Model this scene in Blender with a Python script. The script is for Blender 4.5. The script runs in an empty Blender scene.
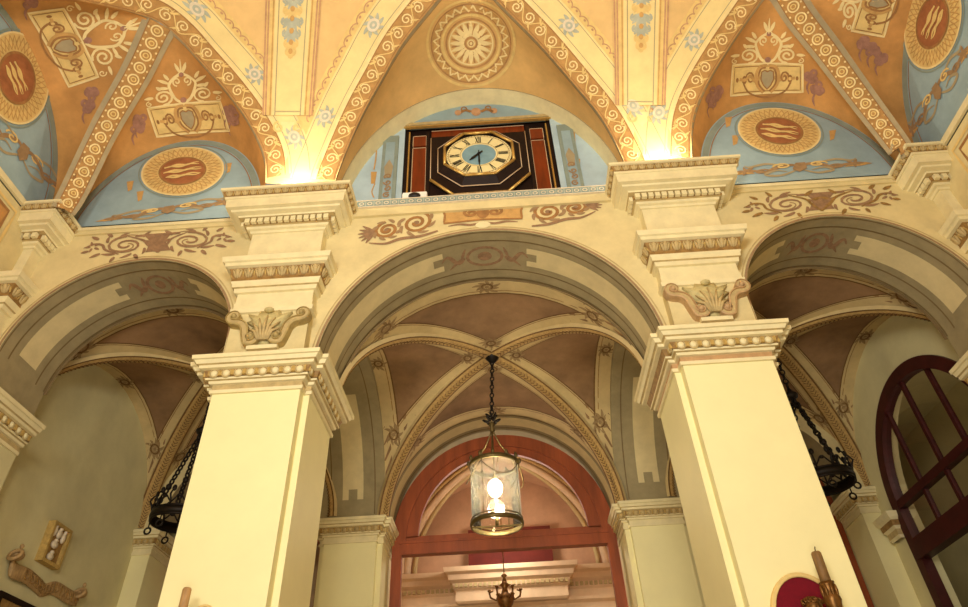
import bpy, math, random
from mathutils import Vector, Matrix
from mathutils.bvhtree import BVHTree
random.seed(7)
PI = math.pi
ZO = 1.6                      # all heights below are measured from the eye; the floor lies 1.6 m under it
SC = bpy.context.scene
COL = SC.collection

# ------------------------------------------------------------------ camera geometry
FPX, PITCH, YAW, ROLL = 660.18, 0.6865, -0.0179, 0.0514
EYE = Vector((0.0859, -7.0228, 0.0))
_f = Vector((math.sin(YAW)*math.cos(PITCH), math.cos(YAW)*math.cos(PITCH), math.sin(PITCH)))
_r0 = Vector((math.cos(YAW), -math.sin(YAW), 0)); _u0 = _r0.cross(_f)
_r = _r0*math.cos(ROLL) - _u0*math.sin(ROLL); _u = _r0*math.sin(ROLL) + _u0*math.cos(ROLL)
def ray(px):
    return (_f + _r*((px[0]-484)/FPX) - _u*((px[1]-303.5)/FPX)).normalized()
def on_plane(px, ax, val):
    d = ray(px); t = (val-EYE[ax])/d[ax]; return EYE + d*t

# ------------------------------------------------------------------ materials
MATS = {}
def mat(name, col, rough=.7, var=.12, scale=6, metal=0, bump=0, emit=None, estr=0, spec=.35, stretch=None):
    m = bpy.data.materials.new(name); m.use_nodes = True; nt = m.node_tree
    b = nt.nodes['Principled BSDF']
    b.inputs['Roughness'].default_value = rough; b.inputs['Metallic'].default_value = metal
    b.inputs['Specular IOR Level'].default_value = spec
    lin = [(c/255)**2.2 for c in col]
    b.inputs['Base Color'].default_value = (*lin, 1)
    if var > 0:
        tc = nt.nodes.new('ShaderNodeTexCoord'); n = nt.nodes.new('ShaderNodeTexNoise')
        mp = nt.nodes.new('ShaderNodeMapping'); nt.links.new(tc.outputs['Object'], mp.inputs['Vector'])
        if stretch: mp.inputs['Scale'].default_value = stretch
        n.inputs['Scale'].default_value = scale; n.inputs['Detail'].default_value = 6; n.inputs['Roughness'].default_value = .65
        nt.links.new(mp.outputs[0], n.inputs['Vector'])
        r = nt.nodes.new('ShaderNodeValToRGB')
        r.color_ramp.elements[0].position = .3; r.color_ramp.elements[1].position = .7
        r.color_ramp.elements[0].color = (*[max(0, c*(1-var*1.5)) for c in lin], 1)
        r.color_ramp.elements[1].color = (*[min(1, c*(1+var)) for c in lin], 1)
        nt.links.new(n.outputs['Fac'], r.inputs['Fac']); nt.links.new(r.outputs['Color'], b.inputs['Base Color'])
        if bump:
            bp = nt.nodes.new('ShaderNodeBump'); bp.inputs['Strength'].default_value = bump; bp.inputs['Distance'].default_value = .02
            nt.links.new(n.outputs['Fac'], bp.inputs['Height']); nt.links.new(bp.outputs[0], b.inputs['Normal'])
    if emit:
        b.inputs['Emission Color'].default_value = (*[(c/255)**2.2 for c in emit], 1); b.inputs['Emission Strength'].default_value = estr
    MATS[name] = m
    return m
def glass(name, tint, gloss, haze):
    m = bpy.data.materials.new(name); m.use_nodes = True; nt = m.node_tree
    out = nt.nodes['Material Output']; nt.nodes.remove(nt.nodes['Principled BSDF'])
    t = nt.nodes.new('ShaderNodeBsdfTransparent'); t.inputs[0].default_value = (*tint, 1)
    g = nt.nodes.new('ShaderNodeBsdfGlossy'); g.inputs['Roughness'].default_value = .04
    x = nt.nodes.new('ShaderNodeMixShader'); lw = nt.nodes.new('ShaderNodeLayerWeight'); lw.inputs['Blend'].default_value = gloss
    nt.links.new(lw.outputs['Fresnel'], x.inputs[0]); nt.links.new(t.outputs[0], x.inputs[1]); nt.links.new(g.outputs[0], x.inputs[2])
    if haze:
        tr = nt.nodes.new('ShaderNodeBsdfTranslucent'); tr.inputs[0].default_value = (.95,.92,.82,1); x2 = nt.nodes.new('ShaderNodeMixShader'); x2.inputs[0].default_value = haze
        nt.links.new(x.outputs[0], x2.inputs[1]); nt.links.new(tr.outputs[0], x2.inputs[2]); x = x2
    nt.links.new(x.outputs[0], out.inputs[0]); MATS[name] = m
mat('shaft', (238,228,172), .55, .03, 1.5)
mat('shaft_edge', (228,214,158), .6, .05, 2)
mat('trim_cream', (228,214,166), .6, .07, 5)
mat('trim_dirt_shade', (190,166,114), .65, .16, 9)  # aged dirt, darkened further to put moulding shadow lines into the colour
mat('gilt_brown', (150,116,66), .6, .3, 14)
mat('gilt', (186,154,88), .6, .2, 18)
mat('leaf_green', (198,182,126), .65, .2, 12)
mat('scroll_olive', (172,150,96), .6, .2, 12)
mat('scroll_pink', (188,154,110), .6, .15, 12)
mat('terracotta', (190,150,104), .65, .12, 9)
mat('plaster', (218,200,146), .8, .10, 2.2, bump=.05)
mat('plaster_side', (208,198,150), .8, .07, 1.4, bump=.05)
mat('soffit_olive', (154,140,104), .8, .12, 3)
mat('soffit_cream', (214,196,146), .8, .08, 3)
mat('soffit_line', (120,100,66), .8, .1, 4)
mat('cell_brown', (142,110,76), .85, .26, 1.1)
mat('band_cream', (198,174,122), .8, .1, 3)
mat('rib_gold', (180,146,88), .7, .2, 22)
mat('rosette_grey', (150,124,84), .85, .15, 9)
mat('rib_dark', (112,82,46), .75, .2, 12)
mat('medal_brown', (182,136,86), .85, .15, 8)
mat('edge_brown', (158,128,92), .85, .15, 8)
mat('purple_brown', (150,118,88), .85, .2, 12)
mat('vault_ochre', (226,188,126), .85, .09, 1.6)
mat('web_gold', (220,178,112), .85, .12, 1.5)
mat('web_orange', (200,146,84), .85, .2, 1.4)
mat('band_scroll', (182,138,82), .85, .16, 10)
mat('paint_light', (236,212,152), .85, .08, 6)
mat('paint_cream', (234,210,146), .85, .06, 3)
mat('paint_gold', (226,194,124), .85, .1, 6)
mat('paint_ochre', (200,156,94), .85, .15, 6)
mat('paint_brown', (160,116,70), .85, .18, 8)
mat('paint_red', (196,150,110), .85, .16, 8)
mat('paint_purple', (164,120,100), .85, .2, 9)
mat('paint_grey', (168,152,118), .85, .1, 4)
mat('paint_bluegrey', (178,180,160), .85, .12, 6)
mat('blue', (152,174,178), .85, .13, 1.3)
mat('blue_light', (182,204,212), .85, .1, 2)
mat('blue_grey', (140,152,140), .85, .1, 3)
mat('oval_red', (164,104,66), .8, .18, 6)
mat('wood_red', (146,74,42), .45, .25, 4, bump=.05, stretch=(1,1,.15))
mat('wood_dark_red', (66,26,24), .5, .2, 4)
mat('mahogany', (122,52,22), .4, .3, 3, stretch=(3,3,.4))
mat('black_wood', (38,25,20), .6, .25, 5, spec=.2)
mat('inlay', (206,176,140), .5, .05)
mat('gold', (206,166,92), .35, .12, 10, metal=.6)
mat('dial_cream', (238,222,160), .6, .05, 5)
mat('dial_blue', (126,160,170), .6, .12, 5)
mat('black', (24,20,18), .5, 0)
mat('iron', (38,32,26), .5, .2, 12, metal=.5)
mat('bronze', (120,84,44), .4, .3, 20, metal=.7)
mat('lantern_metal', (112,96,60), .4, .25, 20, metal=.7)
mat('wax', (180,146,98), .6, .3, 22, stretch=(1,1,.3), bump=.2)
mat('candle_wax', (128,96,56), .6, .3, 22, stretch=(1,1,.3), bump=.3)
mat('wood_candle', (184,142,92), .6, .25, 14, stretch=(1,1,.2))
mat('velvet', (112,8,30), .9, .12, 30)
mat('white', (236,232,220), .4, 0)
mat('ivory', (222,206,176), .5, .1, 10)
mat('far_pink', (222,190,150), .8, .1, 2)
mat('far_cell', (190,148,114), .85, .12, 2)
mat('far_red', (98,36,24), .8, .2, 2)
mat('floor_stone', (170,150,120), .5, .15, 3)
mat('bulb', (255,240,200), .5, 0, emit=(255,232,180), estr=45)
glass('lantern_glass', (.95,.94,.88), .3, .05)
glass('pane_glass', (.86,.8,.74), .12, 0)

# ------------------------------------------------------------------ mesh builder
class MB:
    def __init__(self): self.v = []; self.f = []; self.m = []; self.names = []; self.sm = []
    def mi(self, n):
        if n not in self.names: self.names.append(n)
        return self.names.index(n)
    def add(self, vs, fs, m, smooth=False):
        o = len(self.v); k = self.mi(m)
        self.v.extend([Vector(p) for p in vs])
        for f in fs: self.f.append(tuple(i+o for i in f)); self.m.append(k); self.sm.append(smooth)
    def grid(self, rows, m, smooth=True, close=False, flip=False):
        n = len(rows[0]); vs = [p for r in rows for p in r]; fs = []
        for i in range(len(rows)-1):
            for j in range(n if close else n-1):
                a, b = i*n+j, i*n+(j+1) % n
                q = (a, b, b+n, a+n); fs.append(q[::-1] if flip else q)
        self.add(vs, fs, m, smooth)
    def box(self, x0, x1, y0, y1, z0, z1, m):
        vs = [(x, y, z) for z in (z0, z1) for y in (y0, y1) for x in (x0, x1)]
        self.add(vs, [(0,2,3,1),(4,5,7,6),(0,1,5,4),(2,6,7,3),(0,4,6,2),(1,3,7,5)], m)
    def obox(self, c, ax, ay, az, m):          # oriented box: centre and three half axes
        c, ax, ay, az = map(Vector, (c, ax, ay, az))
        vs = [c+ax*i+ay*j+az*k for k in (-1,1) for j in (-1,1) for i in (-1,1)]
        self.add(vs, [(0,2,3,1),(4,5,7,6),(0,1,5,4),(2,6,7,3),(0,4,6,2),(1,3,7,5)], m)
    def tube(self, pts, r, m, n=8, cap=True, flat=None):
        pts = [Vector(p) for p in pts]; rows = []
        rs = r if isinstance(r, (list, tuple)) else [r]*len(pts)
        ref = Vector((0,1,0)) if flat is None else Vector(flat)
        for i, p in enumerate(pts):
            t = (pts[min(i+1, len(pts)-1)] - pts[max(i-1, 0)]).normalized()
            a = t.cross(ref)
            if a.length < 1e-3: a = t.cross(Vector((1,0,.3)))
            a.normalize(); b = a.cross(t)
            rows.append([p + (a*math.cos(2*PI*k/n) + b*math.sin(2*PI*k/n))*rs[i] for k in range(n)])
        self.grid(rows, m, True, True)
        if cap:
            o = len(self.v)-n*len(rows); k = self.mi(m)
            self.f.append(tuple(o+i for i in range(n))[::-1]); self.m.append(k); self.sm.append(False)
            o = len(self.v)-n; self.f.append(tuple(o+i for i in range(n))); self.m.append(k); self.sm.append(False)
    def lathe(self, c, prof, m, n=20):         # profile of (radius, z offset) about a vertical axis
        c = Vector(c)
        self.grid([[c+Vector((r*math.cos(2*PI*k/n), r*math.sin(2*PI*k/n), z)) for k in range(n)] for r, z in prof], m, True, True)
    def ell(self, c, ax, ay, az, m, n=8, k=5):
        c, ax, ay, az = map(Vector, (c, ax, ay, az)); rows = []
        for i in range(k+1):
            t = PI*i/k; rows.append([c + (ax*math.cos(2*PI*j/n)+ay*math.sin(2*PI*j/n))*max(math.sin(t), .02) - az*math.cos(t) for j in range(n)])
        self.grid(rows, m, True, True)
    def torus(self, c, R, r, m, ax=(1,0,0), ay=(0,1,0), n=28, k=8):
        c, ax, ay = map(Vector, (c, ax, ay)); az = ax.cross(ay); rows = []
        for i in range(n+1):
            d = ax*math.cos(2*PI*i/n)+ay*math.sin(2*PI*i/n)
            rows.append([c+d*(R+r*math.cos(2*PI*j/k))+az*(r*math.sin(2*PI*j/k)) for j in range(k)])
        self.grid(rows, m, True, True)
    def bvh(self): return BVHTree.FromPolygons([tuple(p) for p in self.v], self.f)
    def build(self, name, parent=None, origin=None, bevel=0):
        o0 = Vector(origin) if origin is not None else (Vector(parent['_o']) if parent is not None else Vector((0,0,-ZO)))
        me = bpy.data.meshes.new(name)
        me.from_pydata([tuple(p-o0) for p in self.v], [], self.f)
        for n in self.names: me.materials.append(MATS[n])
        me.polygons.foreach_set('material_index', self.m); me.polygons.foreach_set('use_smooth', self.sm)
        me.update()
        o = bpy.data.objects.new(name, me); COL.objects.link(o)
        o['_o'] = tuple(o0)
        if parent is not None: o.parent = parent
        else: o.location = o0 + Vector((0,0,ZO))
        if bevel:
            b = o.modifiers.new('bevel', 'BEVEL'); b.width = bevel; b.segments = 2; b.limit_method = 'ANGLE'
        return o
def tag(o, label, cat, group=None, kind=None):
    o['label'] = label; o['category'] = cat
    if group: o['group'] = group
    if kind: o['kind'] = kind
    return o
def thing(name, origin, label, cat, group=None, kind='thing'):
    o = bpy.data.objects.new(name, None); COL.objects.link(o)
    o.location = Vector(origin)+Vector((0,0,ZO)); o['_o'] = tuple(origin); o.empty_display_size = .1
    return tag(o, label, cat, group, kind)
def copy_tree(o, shift, parent=None):
    c = o.copy(); COL.objects.link(c)
    if parent is None: c.location = Vector(o.location)+Vector(shift)
    else: c.parent = parent
    for ch in list(o.children): copy_tree(ch, shift, c)
    return c

# ------------------------------------------------------------------ painting on surfaces
class Plane:
    def __init__(s, ax, val, n): s.ax = ax; s.val = val; s.n = Vector(n)
    def at(s, px): return on_plane(px, s.ax, s.val), s.n
class Surf:
    def __init__(s, bvh): s.b = bvh
    def at(s, px):
        d = ray(px); h = s.b.ray_cast(EYE, d)
        if h[0] is None: return None
        n = h[1] if h[1].dot(d) < 0 else -h[1]
        return h[0], n
class Strip:     # a band running along a curve: coordinates (distance along, distance across)
    def __init__(s, pts, sides, norms):
        s.p = pts; s.s = sides; s.n = norms; s.L = [0]
        for i in range(1, len(pts)): s.L.append(s.L[-1]+(pts[i]-pts[i-1]).length)
    def at(s, uv):
        u, w = uv; L = s.L
        i = 0
        while i < len(L)-2 and L[i+1] < u: i += 1
        t = (u-L[i])/max(1e-6, L[i+1]-L[i]); t = max(-.2, min(1.2, t))
        return s.p[i].lerp(s.p[i+1], t)+s.s[i].lerp(s.s[i+1], t)*w, s.n[i].lerp(s.n[i+1], t).normalized()
LC = [0]
def stroke(mb, sf, pts, w, m, lift=.006, taper=False, closed=False):
    LC[0] += 1; lift += (LC[0] % 9)*.0005
    if len(pts) < 12:
        seq = list(pts)+([pts[0]] if closed else [])
        q = [(a[0]+(b[0]-a[0])*k/4, a[1]+(b[1]-a[1])*k/4) for a, b in zip(seq[:-1], seq[1:]) for k in range(4)]
        pts = q if closed else q+[seq[-1]]
    hs = [sf.at(p) for p in pts]; hs = [h for h in hs if h]
    if len(hs) < 2: return
    rows = []; n = len(hs)
    for i, (p, nn) in enumerate(hs):
        a = hs[(i-1) % n][0] if closed else hs[max(i-1, 0)][0]; b = hs[(i+1) % n][0] if closed else hs[min(i+1, n-1)][0]
        t = b-a
        s = nn.cross(t)
        if s.length < 1e-7: continue
        s.normalize(); k = w/2
        if taper: k *= .25+.75*math.sin(PI*(.12+.88*i/(n-1)))
        q = p+nn*lift; rows.append([q-s*k, q+s*k])
    if closed: rows.append(rows[0])
    if len(rows) > 1: mb.grid(rows, m, False)
def fill(mb, sf, poly, m, lift=.004, rings=4):
    cx = sum(p[0] for p in poly)/len(poly); cy = sum(p[1] for p in poly)/len(poly); rows = []
    if rings > 1 and len(poly) < 16:
        poly = [(a[0]+(b[0]-a[0])*k/5, a[1]+(b[1]-a[1])*k/5) for a, b in zip(poly, poly[1:]+poly[:1]) for k in range(5)]
    for k in range(rings+1):
        t = max(.01, k/rings); row = []
        for p in poly:
            h = sf.at((cx+(p[0]-cx)*t, cy+(p[1]-cy)*t))
            if not h: return
            row.append(h[0]+h[1]*lift)
        rows.append(row)
    mb.grid(rows, m, False, True)
def spiral(cx, cy, r, turns=1.6, a0=0, d=1, n=18, sx=1, sy=1):
    return [(cx+sx*r*(1-.85*i/n)*math.cos(a0+d*2*PI*turns*i/n), cy+sy*r*(1-.85*i/n)*math.sin(a0+d*2*PI*turns*i/n)) for i in range(n+1)]
def circ(cx, cy, rx, ry=None, n=28, rot=0):
    ry = rx if ry is None else ry; c, s = math.cos(rot), math.sin(rot)
    return [(cx+rx*math.cos(2*PI*i/n)*c-ry*math.sin(2*PI*i/n)*s, cy+rx*math.cos(2*PI*i/n)*s+ry*math.sin(2*PI*i/n)*c) for i in range(n)]
def smooth(pts, n=6):
    out = []; P = [Vector(p) for p in pts]
    for i in range(len(P)-1):
        a, b, c, d = P[max(i-1, 0)], P[i], P[i+1], P[min(i+2, len(P)-1)]
        for k in range(n):
            t = k/n; out.append(.5*((2*b)+(c-a)*t+(2*a-5*b+4*c-d)*t*t+(3*b-a-3*c+d)*t**3))
    out.append(P[-1]); return out
class Frame:     # maps a drawing on [-1,1]x[-1,1] into a four-cornered field of a surface
    def __init__(s, sf, bl, br, tr, tl): s.sf = sf; s.q = [Vector(p) for p in (bl, br, tr, tl)]
    def at(s, uv):
        a, b = (uv[0]+1)/2, (uv[1]+1)/2
        p = (s.q[0]*(1-a)+s.q[1]*a)*(1-b)+(s.q[3]*(1-a)+s.q[2]*a)*b
        return s.sf.at((p.x, p.y))
def acanthus_scroll(mb, fr, m, w, flip=1, m2=None):      # a running leaf scroll from the middle out to one side
    f = flip
    stroke(mb, fr, smooth([(0,-.7),(.12*f,-.1),(.2*f,.35),(.42*f,.75)])+[], w*1.2, m, taper=True)
    stroke(mb, fr, [(f*x, y) for x, y in spiral(.42, .05, .26, 1.7, PI/2, -1, 22, 1, 2.6)], w, m2 or m)
    stroke(mb, fr, [(f*x, y) for x, y in spiral(.42, .05, .31, 1.0, PI/2+.5, -1, 22, 1, 2.6)], w*.5, 'edge_brown')
    for k in range(7):
        an = .4+k*.8; stroke(mb, fr, [(f*(.42+(.27+.1*i/4)*math.cos(an+.12*i)), .05+(.7+.26*i/4)*math.sin(an+.12*i)) for i in range(5)], w*1.3, m2 or m, taper=True)
    for k in range(5):
        an = k*1.25; stroke(mb, fr, [(f*(.86+(.03+.08*i/4)*math.cos(an)), .1+(.1+.3*i/4)*math.sin(an)) for i in range(5)], w*1.1, m2 or m, taper=True)
    stroke(mb, fr, [(f*x, y) for x, y in smooth([(.5,-.6),(.68,-.2),(.74,.2),(.86,.3),(.98,.05)])], w*1.1, m, taper=True)
    for (x, y, a, l) in ((.2,.6,2.2,.5),(.62,.75,1.0,.45),(.74,-.45,-.6,.45),(.8,.62,.7,.4),(.3,-.7,-1.9,.45),(.55,-.8,-1.2,.4),(.9,-.2,-.3,.3),(.12,.2,2.6,.4)):
        stroke(mb, fr, [(f*(x+l*.35*k/5*math.cos(a)), y+l*k/5*math.sin(a)) for k in range(6)], w*1.5, m, taper=True)

# ------------------------------------------------------------------ main dimensions
A, W, w_, STEP, D = 2.9118, 1.2524, 1.10, .149, 1.10       # pier spacing, core, front strip, step, depth
ZC, ZT = 4.447, 4.89                                       # capital underside and top
ZU = 7.79                                                  # top of the upper cornice
RC, SX, SR, SZ = A-W/2, 5.11, 1.57, 5.44                   # arch radius; side arch centre, radius and springing
CORE = 6.68                                                # inner face of the end piers
NAVE = 6.92                                                # side walls of the nave
OUT = 7.1                                                  # outer walls of the aisle
YR = 5.42                                                  # front of the far piers
YB = YR+1.1                                                # far face of the door wall
YM, BY = (D+YR)/2, (YR-D)/2

def arch_z(x):
    ax = abs(x)
    if ax < RC: return ZT+math.sqrt(RC*RC-x*x)
    if A+W/2 < ax < CORE: return SZ+math.sqrt(max(0, SR*SR-(ax-SX)**2))
    return ZT
def xs_wall():
    xs = set()
    for k in range(41):
        c = math.cos(PI*k/40); xs.add(round(RC*c, 4))
        for s in (-1, 1): xs.add(round(s*(SX+SR*c), 4))
    xs |= {-7.3, 7.3, -(A+W/2), A+W/2, -CORE, CORE}
    return sorted(xs)

# ------------------------------------------------------------------ arcade wall
wb = MB(); xs = xs_wall()
def low(x, side):
    ax = abs(x)
    if abs(ax-RC) < 1e-3: return ZT
    if abs(ax-(A+W/2)) < 1e-3 or abs(ax-CORE) < 1e-3 or ax > CORE: return ZT if not side else SZ
    return arch_z(x)
for a, b in zip(xs[:-1], xs[1:]):
    mid = abs((a+b)/2); side = A+W/2 < mid < CORE
    za, zb = low(a, side), low(b, side)
    for y in (0, D):
        wb.add([(a,y,za),(b,y,zb),(b,y,ZU+.06),(a,y,ZU+.06)], [(0,1,2,3)], 'plaster')
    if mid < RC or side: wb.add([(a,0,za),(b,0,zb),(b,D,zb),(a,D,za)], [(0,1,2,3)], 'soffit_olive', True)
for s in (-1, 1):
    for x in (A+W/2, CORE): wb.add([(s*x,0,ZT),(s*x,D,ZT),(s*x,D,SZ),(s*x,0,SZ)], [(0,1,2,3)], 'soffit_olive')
    # the end piers below the springing
def arch_pt(c, r, z0, th, y, dr=0): return Vector((c+(r-dr)*math.cos(th), y, z0+(r-dr)*math.sin(th)))
def soffit_band(c, r, z0, t0, t1, y0, y1, m, lift, n=24):
    wb.grid([[arch_pt(c, r, z0, t0+(t1-t0)*k/n, y, lift) for y in (y0, y1)] for k in range(n+1)], m, True)
class SoffitMap:
    def __init__(s, c, r, z0): s.c, s.r, s.z0 = c, r, z0
    def at(s, uv):
        p = arch_pt(s.c, s.r, s.z0, uv[0], uv[1]); return p, (Vector((s.c, p.y, s.z0))-p).normalized()
for c, r, z0 in ((0, RC, ZT), (-SX, SR, SZ), (SX, SR, SZ)):
    for y0, y1 in ((.02,.04),(.2,.225),(.86,.885),(1.06,1.09)): soffit_band(c, r, z0, .02, PI-.02, y0, y1, 'soffit_line', .004, 48)
    g = .36 if c == 0 else .42
    for t0, t1 in ((.12, PI/2-g), (PI/2+g, PI-.12)):
        soffit_band(c, r, z0, t0, t1, .34, .74, 'soffit_cream', .007)
        e = t1 if t1 < PI/2 else t0; d = 1 if t1 < PI/2 else -1
        for ya, yb in ((.34,.46),(.62,.74)): soffit_band(c, r, z0, e, e+d*.07, ya, yb, 'soffit_cream', .007, 3)
    wb.grid([[arch_pt(c, r, z0, PI*k/48, D+.01, dr) for dr in (-.1, .045)] for k in range(49)], 'soffit_line', True)
    sm = SoffitMap(c, r, z0)
    stroke(wb, sm, [(PI/2+.12*math.cos(t), .55+.2*math.sin(t)) for t in [2*PI*i/20 for i in range(20)]], .05, 'purple_brown', closed=True)
    fill(wb, sm, circ(PI/2, .55, .05, .1, 12), 'purple_brown', .007)
    for s in (-1, 1):
        stroke(wb, sm, [(PI/2+s*(.14+.16*k/8), .55+.1*math.sin(k*PI/4)) for k in range(9)], .07, 'purple_brown', taper=True)
        for q in (-1, 1): stroke(wb, sm, [(PI/2+s*(.16+.06*q*k/6+.03*k/6), .55+q*.2*k/6) for k in range(7)], .05, 'purple_brown', taper=True)
# painted edge line round each arch face
WF = Plane(1, 0, (0,-1,0))
class Front:
    def at(s, uv): return Vector((uv[0], 0, uv[1])), Vector((0,-1,0))
FR = Front()
for c, r, z0 in ((0, RC, ZT), (-SX, SR, SZ), (SX, SR, SZ)):
    for dr, ww, m in ((.02,.035,'edge_brown'),(.07,.018,'trim_dirt_shade')):
        stroke(wb, FR, [(c+(r+dr)*math.cos(PI*k/48), z0+(r+dr)*math.sin(PI*k/48)) for k in range(49)], ww, m)
    if c: 
        for q in (-1, 1): stroke(wb, FR, [(c+q*(r+.03), ZT), (c+q*(r+.03), z0)], .035, 'edge_brown')
# acanthus painted over the arches
for bl, br, tr, tl, mm in (((78,263),(238,250),(230,226),(86,236),'purple_brown'), ((742,222),(902,208),(898,184),(742,196),'paint_ochre')):
    fr = Frame(WF, bl, br, tr, tl)
    for f in (-1, 1): acanthus_scroll(wb, fr, 'purple_brown' if f*1 and mm == 'purple_brown' else 'gilt_brown', .04, f, 'purple_brown')
    fill(wb, fr, [(-.16,-.6),(.16,-.6),(.1,.2),(.2,.8),(-.2,.8),(-.1,.2)], 'purple_brown', .005)
for bl, br, tr, tl, f0 in (((362,250),(440,232),(436,206),(358,226),-1), ((530,228),(604,214),(598,196),(526,204),1)):
    fr = Frame(WF, bl, br, tr, tl)
    for cx, d, sc in ((-.45*f0,1,1),(.3*f0,-1,.8)):
        stroke(wb, fr, spiral(cx, .1, .4*sc, 1.8, PI/2, d*f0, 26, 1, 2.0), .055, 'paint_brown')
        fill(wb, fr, circ(cx, .1, .08, .16, 10), 'purple_brown', .006)
        for k in range(8):
            an = k*PI/4; stroke(wb, fr, [(cx+(.36+.13*i/4)*sc*math.cos(an+.15*i), .1+(.72+.26*i/4)*sc*math.sin(an+.15*i)) for i in range(5)], .06, 'edge_brown', taper=True)
    for k in range(6):
        an = -.9+k*.36; stroke(wb, fr, [(f0*(.62+.42*i/5*math.cos(an)), .15+.9*i/5*math.sin(an)) for i in range(6)], .06, 'purple_brown', taper=True)
    stroke(wb, fr, smooth([(-f0*.95,-.9),(-f0*.5,-1.0),(0,-.85),(f0*.4,-.95),(f0*.8,-.6)]), .06, 'purple_brown', taper=True)
fr = Frame(WF, (444,224),(522,219),(524,203),(442,208))
fill(wb, fr, [(-1,-1),(0,-.8),(1,-1),(.95,0),(1,1),(0,.9),(-1,1),(-.95,0)], 'paint_ochre', .004)
stroke(wb, fr, [(-1,-1),(0,-.8),(1,-1),(.95,0),(1,1),(0,.9),(-1,1),(-.95,0)], .035, 'paint_brown', .008, closed=True)
for f in (-1, 1):
    stroke(wb, fr, [(f*x, y) for x, y in spiral(.3,.1,.2,1.4,PI/2,-1,16,1,2.4)], .05, 'paint_brown', .01)
    stroke(wb, fr, smooth([(0,-1.1),(f*.3,-1.35),(f*.6,-1.2),(f*.9,-1.35)]), .05, 'purple_brown', taper=True)
fill(wb, fr, circ(0,.05,.16,.7,12), 'paint_brown', .009)
fill(wb, fr, circ(0,-1.45,.2,.4,12), 'trim_cream', .009)
WALLB = wb.build('wall_back'); tag(WALLB, 'cream plaster arcade wall with three round arches and painted scrolls', 'wall', kind='structure')

# ------------------------------------------------------------------ mouldings
def offset_path(path, d, closed):
    n = len(path); out = []
    for i in range(n):
        p = Vector(path[i]); a = Vector(path[(i-1) % n]) if closed or i > 0 else None; b = Vector(path[(i+1) % n]) if closed or i < n-1 else None
        ns = []
        if a is not None: t = (p-a).normalized(); ns.append(Vector((t.y, -t.x)))
        if b is not None: t = (b-p).normalized(); ns.append(Vector((t.y, -t.x)))
        if len(ns) == 1: out.append(p+ns[0]*d); continue
        s = ns[0]+ns[1]; k = s.length_squared/2
        out.append(p+s*(d/max(k, .2)) if k > .2 else p+ns[0]*d)
    return out
def mould(mb, path, prof, closed=False):     # prof: (outset, z, material of the face that ends here)
    rows = []; ms = []
    for o, z, m in prof:
        rows.append([(p.x, p.y, z) for p in offset_path(path, o, closed)]); ms.append(m)
    for i in range(len(rows)-1): mb.grid([rows[i], rows[i+1]], ms[i+1], False, closed)
    if closed:
        n = len(path); mb.add(rows[-1], [tuple(range(n))], ms[-1])
def along(path, out, step, inset=.04):         # evenly spaced stations along a moulding: point, outward normal, tangent
    P = offset_path(path, out, False); res = []
    for a, b in zip(P[:-1], P[1:]):
        t = b-a; L = t.length
        if L < step*.8: continue
        t.normalize(); n = Vector((t.y, -t.x)); k = max(1, int((L-2*inset)/step+.5))
        for i in range(k):
            p = a+t*(inset+(L-2*inset)*(i+.5)/k); res.append((p, n, t, (L-2*inset)/k))
    return res
CAP = [(0,0,'trim_cream'),(.03,.0,'trim_cream'),(.035,.045,'trim_cream'),(.015,.05,'trim_dirt_shade'),(.015,.12,'terracotta'),(.05,.125,'trim_cream'),(.06,.16,'trim_cream'),
       (.09,.165,'trim_dirt_shade'),(.095,.19,'trim_cream'),(.085,.195,'gilt_brown'),(.12,.285,'gilt_brown'),(.17,.29,'trim_cream'),(.175,.33,'trim_cream'),(.2,.34,'trim_dirt_shade'),(.225,.385,'trim_cream'),(.25,.39,'trim_cream'),(.255,.443,'trim_cream'),(-.1,.445,'trim_dirt_shade')]
def capital(mb, path, z0, closed=False, prof=CAP, k=1, stripe='trim_dirt_shade'): mould(mb, path, [(o*k, z0+z, stripe if m == 'terracotta' else m) for o, z, m in prof], closed)
def eggs(mb, path, z0, m='trim_cream', step=.155, k=1):
    bk = offset_path(path, .1*k, False); mb.grid([[(q.x, q.y, z0+.195) for q in bk], [(q.x, q.y, z0+.285) for q in bk]], 'gilt_brown', False)
    for p, n, t, st in along(path, .105*k, step):
        c = Vector((p.x, p.y, z0+.24)); nn = Vector((n.x, n.y, 0)); tt = Vector((t.x, t.y, 0))
        mb.ell(c+nn*.0, tt*.05, nn*.032, Vector((0,0,.047)), m)
        mb.torus(c+nn*.004, .057, .011, 'trim_dirt_shade', tt, Vector((0,0,1)), 12, 5)
        mb.obox(c+tt*st/2+nn*.01, tt*.008, nn*.018, Vector((0,0,.04)), 'gilt')
        for s in (-1, 1): mb.obox(c+tt*(s*.062)+nn*.008, tt*.007, nn*.014, Vector((0,0,.035)), 'gilt')
def leaves(mb, path, out, z, h, m, step, tilt=.03):
    for p, n, t, st in along(path, out, step, .02):
        c = Vector((p.x, p.y, z)); nn = Vector((n.x, n.y, 0)); tt = Vector((t.x, t.y, 0)); up = Vector((0,0,h/2))+nn*tilt
        mb.ell(c+nn*.01, tt*st*.2, nn*.025, up*.95, m, 8, 5)
        for s in (-1, 1):
            mb.ell(c+nn*.006+tt*s*st*.27-up*.1, tt*st*.13, nn*.02, up*.75+tt*s*st*.12, m, 7, 4)
            mb.torus(c+nn*.01+tt*s*st*.27+up*.45, st*.11, st*.05, m, tt, up.normalized(), 9, 5)
        mb.ell(c+tt*st/2+nn*.004-up*.2, tt*st*.1, nn*.016, up*.6, 'gilt', 6, 4)
STK = .52; YS = -.18
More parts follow.
